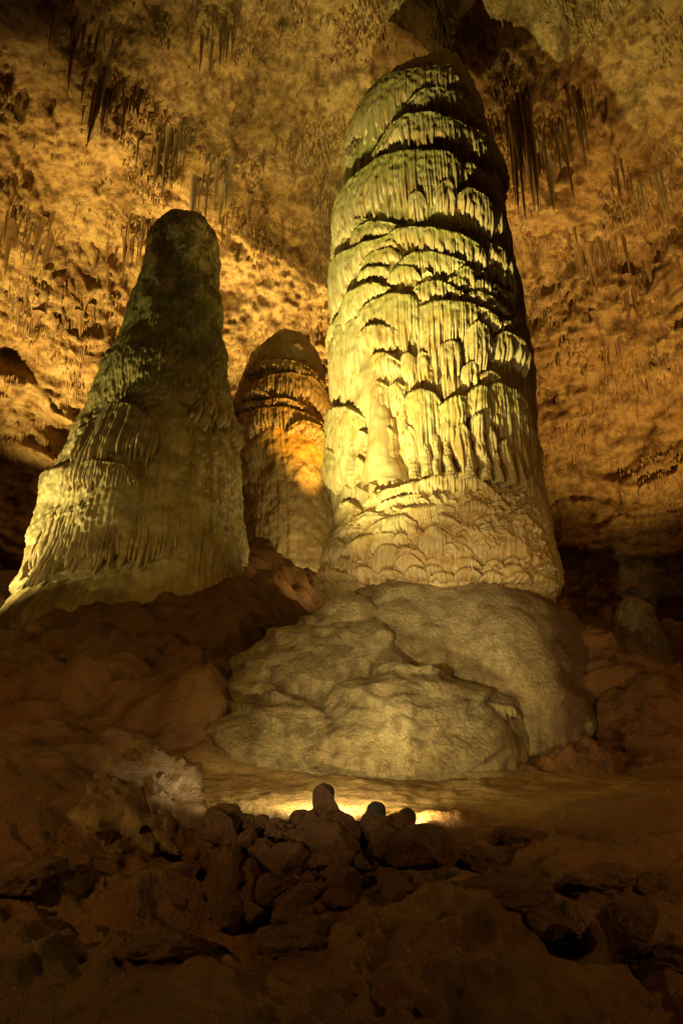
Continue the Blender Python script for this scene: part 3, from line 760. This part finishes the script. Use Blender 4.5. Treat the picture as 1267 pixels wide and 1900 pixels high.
# broad drip pillar and thick flutes down the great curtain
def pillar(px, y0, y1, w0, w1, off, seed):
    t0, za, _ = GD.hit(px, y0, off); t1, zb, _ = GD.hit(px + (y1 - y0) * 0.06, y1, off)
    n, m = 56, 22
    v = np.linspace(0, 1, n)[:, None]; s = np.linspace(-1, 1, m)[None, :]
    z = za + (zb - za) * v
    wdt = (w0 + (w1 - w0) * v ** 1.3) * (1 + 0.18 * fbm(v * 5, seed, 0.2, 2, 111))
    R = GD.rad(z)
    th = t0 + (t1 - t0) * v + s * wdt / R + 0.02 * vnoise(v * 4, seed, 0.4, 112)
    o = off * (0.55 + 0.6 * v) * np.sqrt(np.clip(1 - s * s, 0, 1)) * np.minimum(1, v * 14) + 0.02 * fbm(s * 3, v * 16, seed, 3, 113) - 0.04 + 0.03 * flutes(s * 3 + 9, seed)[0]
    P = np.stack([GD.cx(z) + (R + o) * np.sin(th), GD.Y - (R + o) * np.cos(th), z + 0 * s], -1)
    me = mesh_np('drip_pillar', rel(P.reshape(-1, 3), giant.location), grid_faces(n, m, flip=True), attrs={'algae': np.zeros(n * m)})
    link('drip_pillar', me, M['dome'], giant)
pillar(684, 665, 893, 0.10, 0.46, 0.46, 1)
for i, (px, y0, y1, w) in enumerate([(716, 760, 893, .13), (762, 790, 888, .15), (786, 770, 884, .16), (806, 780, 884, .12), (830, 800, 884, .13), (870, 800, 886, .16), (905, 800, 892, .14), (925, 800, 895, .12), (948, 770, 900, .13), (745, 700, 800, .1), (640, 790, 900, .14), (660, 800, 898, .16), (968, 800, 905, .1)]):
    pillar(px, y0, y1, w * 0.6, w, 0.36, i + 2)

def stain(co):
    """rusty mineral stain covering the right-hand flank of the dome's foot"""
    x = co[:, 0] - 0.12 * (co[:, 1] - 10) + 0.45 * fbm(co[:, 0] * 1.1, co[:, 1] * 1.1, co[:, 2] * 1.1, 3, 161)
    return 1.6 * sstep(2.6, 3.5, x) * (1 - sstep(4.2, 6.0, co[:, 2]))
# base lobes: overlapping tongues of smooth flowstone under the skirt
def lobe(parent, mat, c, rx, ry, rz, seed, name='flowstone_lobe', rot=0.0, crease=0.0, nu=130, nv=90, p=2.2, flute=0.0, rough=1.0, amp=1.0):
    th = np.linspace(-math.pi, math.pi, nu, endpoint=False)
    ph = np.concatenate([np.linspace(-0.25, 1.50, nv)])
    T, Ph = np.meshgrid(th, ph)
    d = np.stack([np.cos(Ph) * np.sin(T), -np.cos(Ph) * np.cos(T), np.sin(Ph)], -1)
    r = (np.abs(d[..., 0] / rx) ** p + np.abs(d[..., 1] / ry) ** p + np.abs(d[..., 2] / rz) ** p) ** (-1 / p)
    P = d * r[..., None]
    x, y, z = P[..., 0] + seed * 7.7, P[..., 1], P[..., 2]
    s = 0.10 * fbm(x * 0.7, y * 0.7, z * 0.9, 3, seed + 1) + 0.045 * fbm(x * 2.5, y * 2.5, z * 2.5, 3, seed + 2) + 0.020 * rough * fbm(x * 9, y * 9, z * 9, 3, seed + 3) + 0.030 * ridged(x * 2.6, y * 2.6, z * 3.4, 3, seed + 8)
    s = s - crease * 0.10 * np.maximum(0, ridged(x * 0.8, y * 0.8, z * 1.2, 2, seed + 4) - 0.35)
    lv = (Ph * 2.6 + 0.75 * fbm(x * 0.5, y * 0.5, z * 0.5, 2, seed + 6)) if crease else Ph
    if crease:
        fr_ = lv - np.floor(lv)
        s = s + 0.12 * crease * ((1 - fr_) ** 1.7 * np.clip(fr_ / 0.045, 0, 1) - 0.3) * sstep(-0.2, 0.3, fbm(x * 0.9, y * 0.9, z * 0.3, 2, seed + 7) + 0.15)
    if flute:
        rib, cidx = flutes(T / flute + 0.8 * vnoise(T * 3, z * 0.8, 0.3, seed), seed)
        low = 1 - sstep(0.05, 0.8, Ph)
        s = s + 0.10 * rib * (0.3 + rnd(cidx, seed)) * low
    P = P + d * (amp * s * min(1.0, rz / 1.0))[..., None]
    ca, sa = math.cos(rot), math.sin(rot)
    X = P[..., 0] * ca - P[..., 1] * sa; Yy = P[..., 0] * sa + P[..., 1] * ca
    co = np.stack([X + c[0], Yy + c[1], P[..., 2] + c[2]], -1).reshape(-1, 3)
    n = len(co); top = np.array([[c[0], c[1], c[2] + rz * 1.0 + 0.02]])
    last = (len(ph) - 1) * nu
    co = np.concatenate([co, [co[last:last + nu].mean(0)]])
    tr = [[last + i, last + (i + 1) % nu, n] for i in range(nu)]
    base = parent.location if parent is not None else c
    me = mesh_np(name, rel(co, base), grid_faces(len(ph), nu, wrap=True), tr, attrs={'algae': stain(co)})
    o = link(name, me, mat, parent)
    if parent is None: o.location = c
    return o
def lobe_px(parent, mat, px, py_top, Y, wpx, depth, zbot, seed, **k):
    """lobe whose crest appears at (px, py_top), wpx wide, with its axis at distance Y"""
    t = at(px, py_top, Y)
    wx = wpx / F_PX * (Y * CP + (t[2] - CAM_Z) * SP) / 2
    return lobe(parent, mat, (t[0], t[1], zbot), wx, depth, t[2] - zbot, seed, **k)
zb = gz(2, 9.6) - 0.35
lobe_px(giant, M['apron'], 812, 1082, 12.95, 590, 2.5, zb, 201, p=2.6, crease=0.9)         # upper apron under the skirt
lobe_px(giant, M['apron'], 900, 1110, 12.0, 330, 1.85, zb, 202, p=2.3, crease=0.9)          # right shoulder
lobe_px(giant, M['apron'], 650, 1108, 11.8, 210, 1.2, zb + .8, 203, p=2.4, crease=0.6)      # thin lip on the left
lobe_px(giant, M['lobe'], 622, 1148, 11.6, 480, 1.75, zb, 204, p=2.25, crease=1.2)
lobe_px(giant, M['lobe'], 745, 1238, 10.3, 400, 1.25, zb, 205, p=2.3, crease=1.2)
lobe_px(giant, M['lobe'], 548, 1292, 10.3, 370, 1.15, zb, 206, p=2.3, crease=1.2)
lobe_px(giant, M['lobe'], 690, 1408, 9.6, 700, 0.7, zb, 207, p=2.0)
KN = Column([(1285, 893, 925), (1292, 876, 945), (1305, 864, 960), (1340, 860, 968), (1440, 850, 985)], 10.35)
build_core('drip_ledge', KN, giant, M['lobe'], lambda T, Z, R: 0.05 * fbm(T * 2, Z * 2, 1.0, 3, 145), nth=60, nz=40, algae=lambda T, Z: 0.4 + 0 * T)
canopy(KN, [(858, 1322), (885, 1302), (915, 1298), (945, 1304), (966, 1320)], giant, M['lobe'], [18, 28, 32, 30, 20], 0.16, fw=0.05, seed=777, algae=0.0)

# ------------------------------------------------------------------ the left twin
TW = Column([(402, 334, 360), (408, 316, 376), (418, 300, 389), (435, 284, 401), (460, 268, 408), (500, 260, 411), (550, 248, 413), (600, 231, 414), (650, 213, 417), (700, 194, 421),
             (750, 179, 428), (800, 162, 436), (850, 142, 442), (900, 116, 449), (950, 95, 455), (1000, 80, 460), (1050, 66, 466), (1085, 54, 470), (1120, 28, 476), (1160, -6, 480), (1260, -40, 500)], 17.0, shrink=0.08)
twin = tag(empty('tall_tapering_stalagmite', (float(TW.cx(6)), 17.0, gz(-5, 17))), 'tall olive tapering stalagmite with toothed skirt, standing on the brown slope', 'stalagmite')
def tw_disp(T, Z, R):
    s = T * 2.4
    smooth_front = sstep(-0.25, 0.15, T) * (1 - sstep(0.5, 0.9, T)) * (1 - sstep(9.5, 11, Z))
    upper = sstep(11.5, 13.5, Z)
    scale = shingle(s / 0.13 + 0.4 * vnoise(s, Z, 0, 121), -Z / 0.42, 23) * (0.4 + 0.9 * sstep(-0.2, 0.3, fbm(s * 0.9, Z * 0.7, 0.9, 3, 129)))
    scale2 = shingle(s / 0.10, -Z / 0.26, 29)
    rib, c = flutes(s / 0.11 + 0.9 * vnoise(s * 1.0, Z * 0.6, 1, 122), 13)
    rough = (1 - 0.8 * smooth_front) * (1 - 0.65 * upper)
    o = rough * (0.065 * scale + 0.035 * scale2 + 0.045 * rib * (0.4 + rnd(c, 14))) + 0.030 * smooth_front * rib * sstep(-0.2, 0.4, fbm(s * 1.1, Z * 0.8, 0.3, 3, 128))
    o = o + 0.28 * fbm(s * 0.5, Z * 0.5, 3.0, 3, 123) + 0.035 * fbm(s * 3, Z * 3, 3.0, 3, 124)
    o = o - 0.05 * upper * np.maximum(0, ridged(s * 0.9, Z * 1.8, 1.0, 3, 125) - 0.4)
    o = o * (1 - sstep(TW.zz[-1] - 0.8, TW.zz[-1], Z) * 0.8)
    # skirt edge: everything below the fringe steps back
    zf = 5.35 + 0.35 * vnoise(T * 1.5, 0.2, 0.2, 126) + 0.75 * sstep(-0.2, 0.9, T) + 0.10 * rnd(c, 15) * rib
    o = o - 0.20 * (1 - sstep(-0.06, 0.06, Z - zf)) * (1 - sstep(0.35, 0.8, T))
    # mid ledge on the left
    zl = 8.6 - 0.25 * np.cos((T + 0.5) * 2)
    lm = (1 - sstep(-0.05, 0.25, T)) * sstep(-1.6, -1.2, T)
    o = o + 0.20 * lm * sstep(-1.4, -0.2, Z - zl) * (1 - sstep(-0.15, 0.1, Z - zl))
    return o
build_core('shaft', TW, twin, M['twin'], tw_disp, nth=350, nz=440, algae=lambda T, Z: 0.2 + 0.6 * sstep(9, 13, Z) * (1 - sstep(14, 16.5, Z)))
def TC(pts, drop, D, **k):
    sd[0] += 1
    return canopy(TW, pts, twin, M['twin'], drop, D, seed=sd[0] * 3, **k)
TC([(150, 860), (170, 770), (200, 745), (250, 750), (300, 790)], [40, 90, 130, 140, 110], 0.20, fw=0.12, algae=0.2)
TC([(140, 870), (175, 850), (230, 858), (262, 885)], [30, 50, 50, 30], 0.26, fw=0.1, algae=0.4)
TC([(350, 760), (385, 720), (420, 760)], [40, 60, 40], 0.16, fw=0.1, algae=0.3)
TC([(66, 1000), (120, 950), (200, 960), (280, 965), (345, 965)], [75, 112, 105, 92, 40], 0.04, fw=0.085, algae=0.3)

# ------------------------------------------------------------------ the middle dome
MD = Column([(617, 538, 552), (622, 520, 565), (632, 500, 578), (650, 478, 590), (680, 453, 601), (720, 441, 608), (760, 438, 611), (800, 437, 612), (850, 438, 616), (900, 442, 622), (950, 446, 630), (1000, 440, 640), (1060, 430, 650), (1180, 430, 650)], 20.5, shrink=0.12)
middle = tag(empty('domed_stalagmite', (float(MD.cx(9)), 20.5, gz(-1.7, 20.5))), 'smaller domed stalagmite with amber lit drapery, behind and between the two tall ones', 'stalagmite')
def md_disp(T, Z, R):
    s = T * 1.7
    rib, c = flutes(s / 0.16 + 0.5 * vnoise(s, Z * 0.6, 1, 132), 33)
    low = 1 - sstep(9.6, 10.4, Z)
    o = 0.018 * rib * rnd(c, 3) + 0.16 * fbm(s * 0.7, Z * 0.7, 3.0, 3, 133) + 0.06 * fbm(s * 2.4, Z * 2.4, 3.0, 4, 134)
    return (o + 0.05 * low * shingle(s / 0.3, -Z / 0.6, 37)) * (1 - 0.8 * sstep(MD.zz[-1] - 0.7, MD.zz[-1], Z))
build_core('shaft', MD, middle, M['amber'], md_disp, nth=260, nz=300, algae=lambda T, Z: 0.9 * sstep(9.9, 10.6, Z) * (1 - sstep(12.6, 13.6, Z)) * sstep(-0.9, 0.3, T))  # lamp glow painted as amber colour on the upper right side
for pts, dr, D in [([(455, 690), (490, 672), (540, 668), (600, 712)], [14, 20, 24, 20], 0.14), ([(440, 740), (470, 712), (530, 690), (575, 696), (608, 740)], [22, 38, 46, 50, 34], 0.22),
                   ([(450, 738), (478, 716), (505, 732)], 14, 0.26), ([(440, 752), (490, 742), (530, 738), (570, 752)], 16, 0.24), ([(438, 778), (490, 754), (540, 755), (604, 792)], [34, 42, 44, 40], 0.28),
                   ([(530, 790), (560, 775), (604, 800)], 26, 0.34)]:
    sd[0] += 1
    canopy(MD, pts, middle, M['amber'], dr, D * 1.05, seed=sd[0] * 3, fw=0.085, algae=0.9)  # shelves take the same painted amber lamp glow

# ------------------------------------------------------------------ right-hand mounds and the small stalagmite
SS = Column([(1112, 1160, 1180), (1118, 1150, 1192), (1130, 1143, 1203), (1150, 1138, 1212), (1175, 1132, 1222), (1200, 1128, 1232), (1260, 1118, 1246), (1330, 1100, 1260)], 14.6)
small = tag(empty('small_conical_stalagmite', (float(SS.cx(3)), 14.6, gz(6.5, 14.6))), 'small grey conical stalagmite standing alone on the dark ridge by the far wall', 'stalagmite')
build_core('shaft', SS, small, M['lobe'], lambda T, Z, R: 0.10 * fbm(T, Z, 1.0, 3, 141) + 0.03 * shingle(T * 5, -Z / 0.3, 43), nth=120, nz=110, algae=lambda T, Z: 0 * T + 0.2)
def mound(label, px, py, Y, wpx, depth, seed, mat='ground', flute=0.09, name='flowstone_mound', p=1.9):
    t = at(px, py, Y)
    zbm = gz(t[0], max(9.0, t[1] - depth)) - 0.5
    o = lobe_px(None, M[mat], px, py, Y, wpx, depth, zbm, seed, name=name, flute=flute, p=p, amp=2.4, crease=0.7)
    return tag(o, label, 'mound', 'flowstone mounds')
mound('dark rounded mound behind the small conical stalagmite, against the far wall', 1248, 1150, 15.4, 110, 0.9, 221)
mound('broad brown mound with fluted foot at the edge of the pool', 1070, 1372, 9.9, 230, 0.8, 222, flute=0.12)
mound('wide brown mound sloping down below the small conical stalagmite', 1190, 1215, 11.2, 300, 1.5, 223, flute=0.10)
mound('brown mound leaning against the right foot of the giant dome', 1070, 1150, 12.2, 240, 1.6, 224, flute=0.14)
mound('low brown mound with dripping flutes beside the wide sloping mound', 1225, 1330, 10.4, 220, 0.9, 225, flute=0.12)
def cone_mesh(name, n=7, rings=7, seed=0, bend=0.06, lump=0.15):
    """unit stalactite: root radius 1 at z=0, tip at z=-1"""
    r_ = np.random.default_rng(seed)
    co, q = [], []
    for k in range(rings):
        t = k / (rings - 1)
        rad = max(0.02, ((1 - t) ** 0.8 + 0.6 * math.exp(-t * 9)) * (1 + lump * r_.uniform(-1, 1)))
        bx, by = bend * math.sin(t * 2.2 + seed), bend * math.cos(t * 1.7 + seed * 2)
        for i in range(n):
            a = 2 * math.pi * i / n
            co.append((math.cos(a) * rad * (1 + 0.2 * r_.uniform(-1, 1)) + bx, math.sin(a) * rad * (1 + 0.2 * r_.uniform(-1, 1)) + by, -t))
    q = grid_faces(rings, n, wrap=True, flip=True)
    return mesh_np(name, np.array(co), q)
TITE = {k: [] for k in ('pale_tite', 'dark_tite', 'lobe')}
for k in TITE:
    for i in range(6):
        me = cone_mesh('stalactite', seed=i, bend=0.5)
        me.materials.append(M[k]); TITE[k].append(me)

# ================================================================== STALACTITE CLUSTERS
GROUP_TITE = 'stalactite clusters on the cave ceiling'
def cluster(label, px, py, sx, sy, n, lmin, lmax, wpx, mat):
    c, _ = room_hit(px, py)
    root = tag(empty('stalactite_cluster', Vector(c)), label, 'stalactites', GROUP_TITE)
    tilt = random.uniform(-0.5, 0.5)
    for i in range(int(n * 1.7)):
        x = px + random.gauss(0, sx * 1.45); y = py + random.gauss(0, sy * 1.6 + 5) + (x - px) * tilt
        p, nr_ = room_hit(x, y)
        if p is None: continue
        dep = p[1] * CP + (p[2] - CAM_Z) * SP
        e = math.atan2(p[2] - CAM_Z, p[1])
        k = random.random() ** 2.0
        L = (lmin + (lmax - lmin) * k) / F_PX * dep / max(0.35, math.cos(e - PITCH) * math.cos(e)) * 0.75
        wr = wpx / F_PX * dep * 0.34 * math.exp(random.gauss(0, 0.45)) * (0.55 + 0.8 * k)
        o = link('stalactite', random.choice(TITE[mat]), None, root)
        o.location = Vector(p) - root.location + Vector((0, 0.1, 0.15))
        o.scale = (wr, wr, L + 0.15); o.rotation_euler.z = random.uniform(0, 6.28)
    return root
for a in CL: cluster(*a)

# uncountable soda straws all over the ceiling: one object
def straws(n):
    me = ceil_o.data
    V = np.concatenate([P_room[int(np.searchsorted(EL, 22)):-12].reshape(-1, 3)])
    V = V[(V[:, 1] > 6) & (np.abs(V[:, 0]) < 16)]
    V = V[rng.permutation(len(V))]
    d = fbm(V[:, 0] * 0.55, V[:, 1] * 0.55, V[:, 2] * 0.55, 3, 151)
    keep = rng.random(len(V)) < np.clip((d - 0.02) * 3.2, 0.02, 1)
    V = V[keep][:n]; d = d[keep][:n]
    m = len(V)
    L = (0.10 + 0.55 * rng.random(m) ** 2.5) * (0.6 + 1.2 * np.clip(d, 0, 0.6)); r = 0.012 + 0.022 * rng.random(m)
    ns = 4
    ang = np.arange(ns) * 2 * math.pi / ns
    ring0 = V[:, None, :] + np.stack([np.cos(ang)[None, :] * r[:, None] * 1.3, np.sin(ang)[None, :] * r[:, None] * 1.3, np.full((m, ns), 0.12)], -1)
    ring1 = V[:, None, :] + np.stack([np.cos(ang)[None, :] * r[:, None], np.sin(ang)[None, :] * r[:, None], np.repeat(-0.5 * L[:, None], ns, 1)], -1)
    tip = V[:, None, :] + np.stack([np.zeros((m, 1)), np.zeros((m, 1)), -L[:, None]], -1)
    co = np.concatenate([ring0, ring1, tip], 1).reshape(-1, 3)
    b = np.arange(m) * (2 * ns + 1)
    i = np.arange(ns); j = (i + 1) % ns
    q = np.stack([b[:, None] + j, b[:, None] + i, b[:, None] + ns + i, b[:, None] + ns + j], -1).reshape(-1, 4)
    t = np.stack([b[:, None] + ns + j, b[:, None] + ns + i, np.repeat(b[:, None] + 2 * ns, ns, 1)], -1).reshape(-1, 3)
    o = link('soda_straws', mesh_np('soda_straws', co, q, t), M['straw'])
    tag(o, 'thousands of short soda straws fringing the cave ceiling', 'stalactites', kind='stuff')
straws(11000)

# ================================================================== ROCKS
def ico(level):
    t = (1 + 5 ** .5) / 2
    v = [(-1, t, 0), (1, t, 0), (-1, -t, 0), (1, -t, 0), (0, -1, t), (0, 1, t), (0, -1, -t), (0, 1, -t), (t, 0, -1), (t, 0, 1), (-t, 0, -1), (-t, 0, 1)]
    f = [(0, 11, 5), (0, 5, 1), (0, 1, 7), (0, 7, 10), (0, 10, 11), (1, 5, 9), (5, 11, 4), (11, 10, 2), (10, 7, 6), (7, 1, 8), (3, 9, 4), (3, 4, 2), (3, 2, 6), (3, 6, 8), (3, 8, 9), (4, 9, 5), (2, 4, 11), (6, 2, 10), (8, 6, 7), (9, 8, 1)]
    v = [np.array(p) / np.linalg.norm(p) for p in v]
    for _ in range(level):
        cache, f2 = {}, []
        def mid(a, b):
            k = (min(a, b), max(a, b))
            if k not in cache:
                m = v[a] + v[b]; v.append(m / np.linalg.norm(m)); cache[k] = len(v) - 1
            return cache[k]
        for a, b, c in f:
            x, y, z = mid(a, b), mid(b, c), mid(c, a)
            f2 += [(a, x, z), (b, y, x), (c, z, y), (x, y, z)]
        f = f2
    return np.array(v), np.array(f)
ICO = {3: ico(3), 4: ico(4)}
ICO_F = ICO[4][1]
def rock_mesh(seed, cuts=9, rough=0.10, sharp=0.72, level=4):
    r_ = np.random.default_rng(seed)
    d = ICO[level][0].copy()
    r = np.ones(len(d))
    for _ in range(cuts):                                   # planes chop facets off the ball
        n = r_.normal(size=3); n /= np.linalg.norm(n)
        h = r_.uniform(sharp * 0.75, 1.0)
        dn = d @ n
        r = np.where(dn > 0.05, np.minimum(r, h / np.maximum(dn, 0.05)), r)
    x, y, z = d.T + seed * 3.3
    r = r * (1 + rough * fbm(x * 1.6, y * 1.6, z * 1.6, 4, seed) + 0.09 * ridged(x * 3, y * 3, z * 3, 3, seed + 5))
    return d * r[:, None]
def rock(name, label, cat, loc, size, seed, mat='rock', rot=0, group=None, **k):
    co = rock_mesh(seed, **k) * np.array(size)[None, :]
    me = mesh_np(name, co, np.zeros((0, 4)), ICO[k.get('level', 4)][1], smooth=True)
    me.set_sharp_from_angle(angle=math.radians(24))
    o = link(name, me, M[mat])
    o.location = loc; o.rotation_euler = (random.uniform(-.2, .2), random.uniform(-.2, .2), rot)
    return tag(o, label, cat, group)

g_bvh = BVHTree.FromPolygons(g_co.tolist(), g_q.tolist())
def ground_hit(px, py):
    d = ray(px, py); d = d / np.linalg.norm(d)
    loc, nrm, idx, dist = g_bvh.ray_cast(Vector((0, 0, CAM_Z)), Vector(d))
    return loc

def rock_px(label, px, py, Y, wpx, hpx, seed, mat='rock', cat='boulder', name='boulder', group=None, depth=1.0, **k):
    """rock whose middle appears at (px, py)"""
    c = at(px, py, Y)
    m = (Y * CP + (c[2] - CAM_Z) * SP) / F_PX
    return rock(name, label, cat, c, (wpx * m / 2 * 1.1, wpx * m / 2 * depth, hpx * m / 2 * 1.1), seed, mat, group=group, **k)

rock_px('tall pointed dark boulder sticking up from the top of the rubble heap', 606, 1522, 6.05, 84, 112, 301, sharp=0.6, cuts=12)
rock_px('broad rusty boulder just below the tall pointed one', 600, 1585, 5.8, 120, 110, 302)
rock_px('low flat boulder on the terrace by the right end of the rubble heap', 1030, 1568, 6.9, 115, 52, 303)
rock_px('knobbly dark boulder at the foot of the fluted mound', 1150, 1540, 7.3, 80, 62, 304)
rock_px('dark boulder against the knobbly one at the foot of the fluted mound', 1225, 1560, 7.0, 90, 64, 305)
rock_px('rounded brown boulder beside the black lamp on the rubble heap', 745, 1536, 6.0, 66, 44, 306)
rock_px('brown boulder under the black lamp on the rubble heap', 695, 1532, 5.95, 60, 46, 307)
rock_px('large smooth brown boulder at the right end of the rubble heap', 780, 1580, 5.75, 120, 80, 308)
rock_px('black hollowed boulder in the dark right foreground', 1165, 1715, 4.9, 110, 90, 309)
for i, (x, y, w, h_) in enumerate([(60, 1640, 170, 100), (300, 1760, 160, 70), (560, 1745, 150, 90), (700, 1650, 150, 90), (930, 1650, 160, 90), (1010, 1720, 150, 100),
                                   (1100, 1640, 140, 80), (1230, 1660, 140, 90), (1220, 1790, 170, 90), (960, 1560, 90, 60), (880, 1600, 110, 64)]):
    g_ = ground_hit(x, y)
    if g_ is None: continue
    rock_px('rough half-buried brown boulder in the dark foreground slope', x, y, g_[1] + 0.12, w, h_ * 0.8, 420 + i, group='half-buried boulders', rough=0.22, cuts=12)
# loose rubble
heap = []
for i in range(80):
    x = random.triangular(300, 840, 500); y = random.uniform(1535, 1700)
    lim = np.interp(x, [300, 350, 420, 520, 600, 700, 840], [1560, 1528, 1505, 1528, 1530, 1530, 1570])
    if y < lim: y = lim + random.uniform(0, 40)
    Y = float(np.interp(y, [1500, 1700], [6.15, 5.25])) + random.uniform(-.1, .1)
    s = 26 + 84 * random.random() ** 1.8
    heap.append((x, y, Y, s))
for i, (x, y) in enumerate([(395, 1512), (418, 1508), (440, 1524), (462, 1520), (486, 1530), (512, 1528), (540, 1530), (560, 1516), (372, 1530), (345, 1545), (652, 1530), (670, 1545), (806, 1560), (835, 1585)]):
    heap.append((x, y + 8, 6.1, random.uniform(40, 58)))
heap += [(424, 1562, 6.35, 95), (455, 1575, 6.2, 80), (395, 1580, 6.2, 80)]
for i, (x, y, Y, s) in enumerate(heap):
    rock_px('angular dark rock on the crest of the rubble heap, against the wet terrace' if i >= 80 else 'angular dark brown rock low in the rubble heap before the wet terrace', x, y, Y, s, s * random.uniform(0.7, 1.0), 320 + i, group='rocks of the rubble heap', name='rubble_rock', cat='rock', sharp=0.50, level=3, cuts=17, rough=0.05)
# lit outcrop left of the heap
def outcrop():
    c = at(262, 1520, 6.9)
    co = rock_mesh(402, cuts=14, rough=0.25, sharp=0.66)
    co = co * np.array([0.56, 0.5, 0.58])
    x, y, z = co.T
    co = co * (1 + 0.17 * ridged(x * 2.6, y * 2.6, z * 1.0, 4, 403) + 0.05 * fbm(x * 9, y * 9, z * 9, 3, 404))[:, None]
    co[:, 0] += 0.20 * (0.3 - co[:, 2])                     # leans: long right-hand slope
    me = mesh_np('rock_outcrop', co, np.zeros((0, 4)), ICO_F)
    me.set_sharp_from_angle(angle=math.radians(28))
    o = link('rock_outcrop', me, M['outcrop'])
    o.location = c
    tag(o, 'craggy rock outcrop with a glistening white crust on its lit edge', 'rock')
outcrop()

# ================================================================== FLOODLIGHTS
def lathe(profile, n=20):
    co, r = [], len(profile)
    for (rad, z) in profile:
        for i in range(n):
            a = 2 * math.pi * i / n
            co.append((rad * math.cos(a), rad * math.sin(a), z))
    return np.array(co), grid_faces(r, n, wrap=True)
H_CO, H_Q = lathe([(0.001, -0.16), (0.045, -0.16), (0.06, -0.14), (0.062, -0.06), (0.085, -0.02), (0.088, 0.03), (0.082, 0.03), (0.078, -0.015), (0.001, -0.02)])
house_me = mesh_np('housing', H_CO, H_Q)
house_me.materials.append(M['black'])
gl_co, gl_q = lathe([(0.001, 0.0), (0.05, -0.002), (0.077, -0.008)])
glass_me = mesh_np('lens', gl_co, gl_q[:, ::-1]); glass_me.materials.append(M['lens'])
st_co, st_q = lathe([(0.07, 0.0), (0.07, 0.015), (0.02, 0.02), (0.015, 0.1), (0.001, 0.1)])
stand_me = mesh_np('stand', st_co, st_q); stand_me.materials.append(M['black'])
LABEL = {
    'dome_low': 'black floodlight behind the rubble heap, aimed at the foot of the giant dome',
    'floor': 'small black floodlight behind the rubble heap, aimed across the wet terrace',
    'apron': 'black floodlight low beside the visitor trail, aimed at the skirt of the giant dome',
    'floor_far': 'small black floodlight behind the boulder end of the rubble heap',
    'outcrop': 'small black floodlight tucked between the rubble heap and the craggy outcrop',
    'vault': 'black floodlight hidden behind the giant dome, aimed straight up at the vault',
    'fill_left': 'added black fill floodlight on a tall stand, out of view left of the visitor trail',
    'fill_right': 'added black fill floodlight on a tall stand, out of view right of the visitor trail',
    'twin_front': 'black floodlight low on the slope, aimed at the front of the tall olive stalagmite',
    'twin_right': 'black floodlight on the slope between the tall olive stalagmite and giant dome',
    'dome_high': 'black floodlight near the rock outcrop, aimed at the crown of the giant dome',
    'left_wall': 'black floodlight hidden behind the tall olive stalagmite, aimed at the left wall',
    'mid_wall': 'black floodlight hidden behind the smaller domed stalagmite',
    'amber_dome': 'black floodlight hidden behind the giant dome, aimed at the smaller domed stalagmite',
    'right_wall': 'black floodlight hidden behind the ridge by the small conical stalagmite',
    'twin_left': 'black floodlight in the dark corner left of the tall olive stalagmite',
}
for (nm, pos, aim, watts, colr, cone, blend) in LAMPS:
    g = gz(pos[0], pos[1])
    pos = Vector((pos[0], pos[1], max(pos[2], g + 0.16)))
    root = tag(empty('floodlight', Vector((pos[0], pos[1], g))), LABEL[nm], 'lamp', 'cave floodlights')
    d = (Vector(aim) - pos).normalized()
    q = d.to_track_quat('Z', 'Y')
    h = link('housing', house_me, None, root); h.location = pos - root.location; h.rotation_euler = q.to_euler()
    l = link('lens', glass_me, None, h)
    s = link('stand', stand_me, None, root); s.scale.z = max(1.0, (pos[2] - g) / 0.1)
    ld = bpy.data.lights.new('lamp_light', 'SPOT')
    ld.energy = watts; ld.color = colr; ld.spot_size = math.radians(cone); ld.spot_blend = blend; ld.shadow_soft_size = 0.05
    lo = bpy.data.objects.new('lamp_light', ld); COL.objects.link(lo)
    lo.parent = root
    lo.location = pos + d * 0.09 - root.location
    lo.rotation_euler = d.to_track_quat('-Z', 'Y').to_euler()
# the one whose black back shows above the heap
lp = at(698, 1506, 6.0)
root = tag(empty('floodlight', Vector((lp[0], lp[1], lp[2] - 0.09))), 'small round black lamp back standing on the rubble heap', 'lamp', 'cave floodlights')
h = link('housing', house_me, None, root); h.location = (0, 0, 0.09); h.rotation_euler = (math.radians(-60), 0, 0); h.scale = (0.9, 0.9, 0.7)
link('lens', glass_me, None, h)
link('stand', stand_me, None, root)
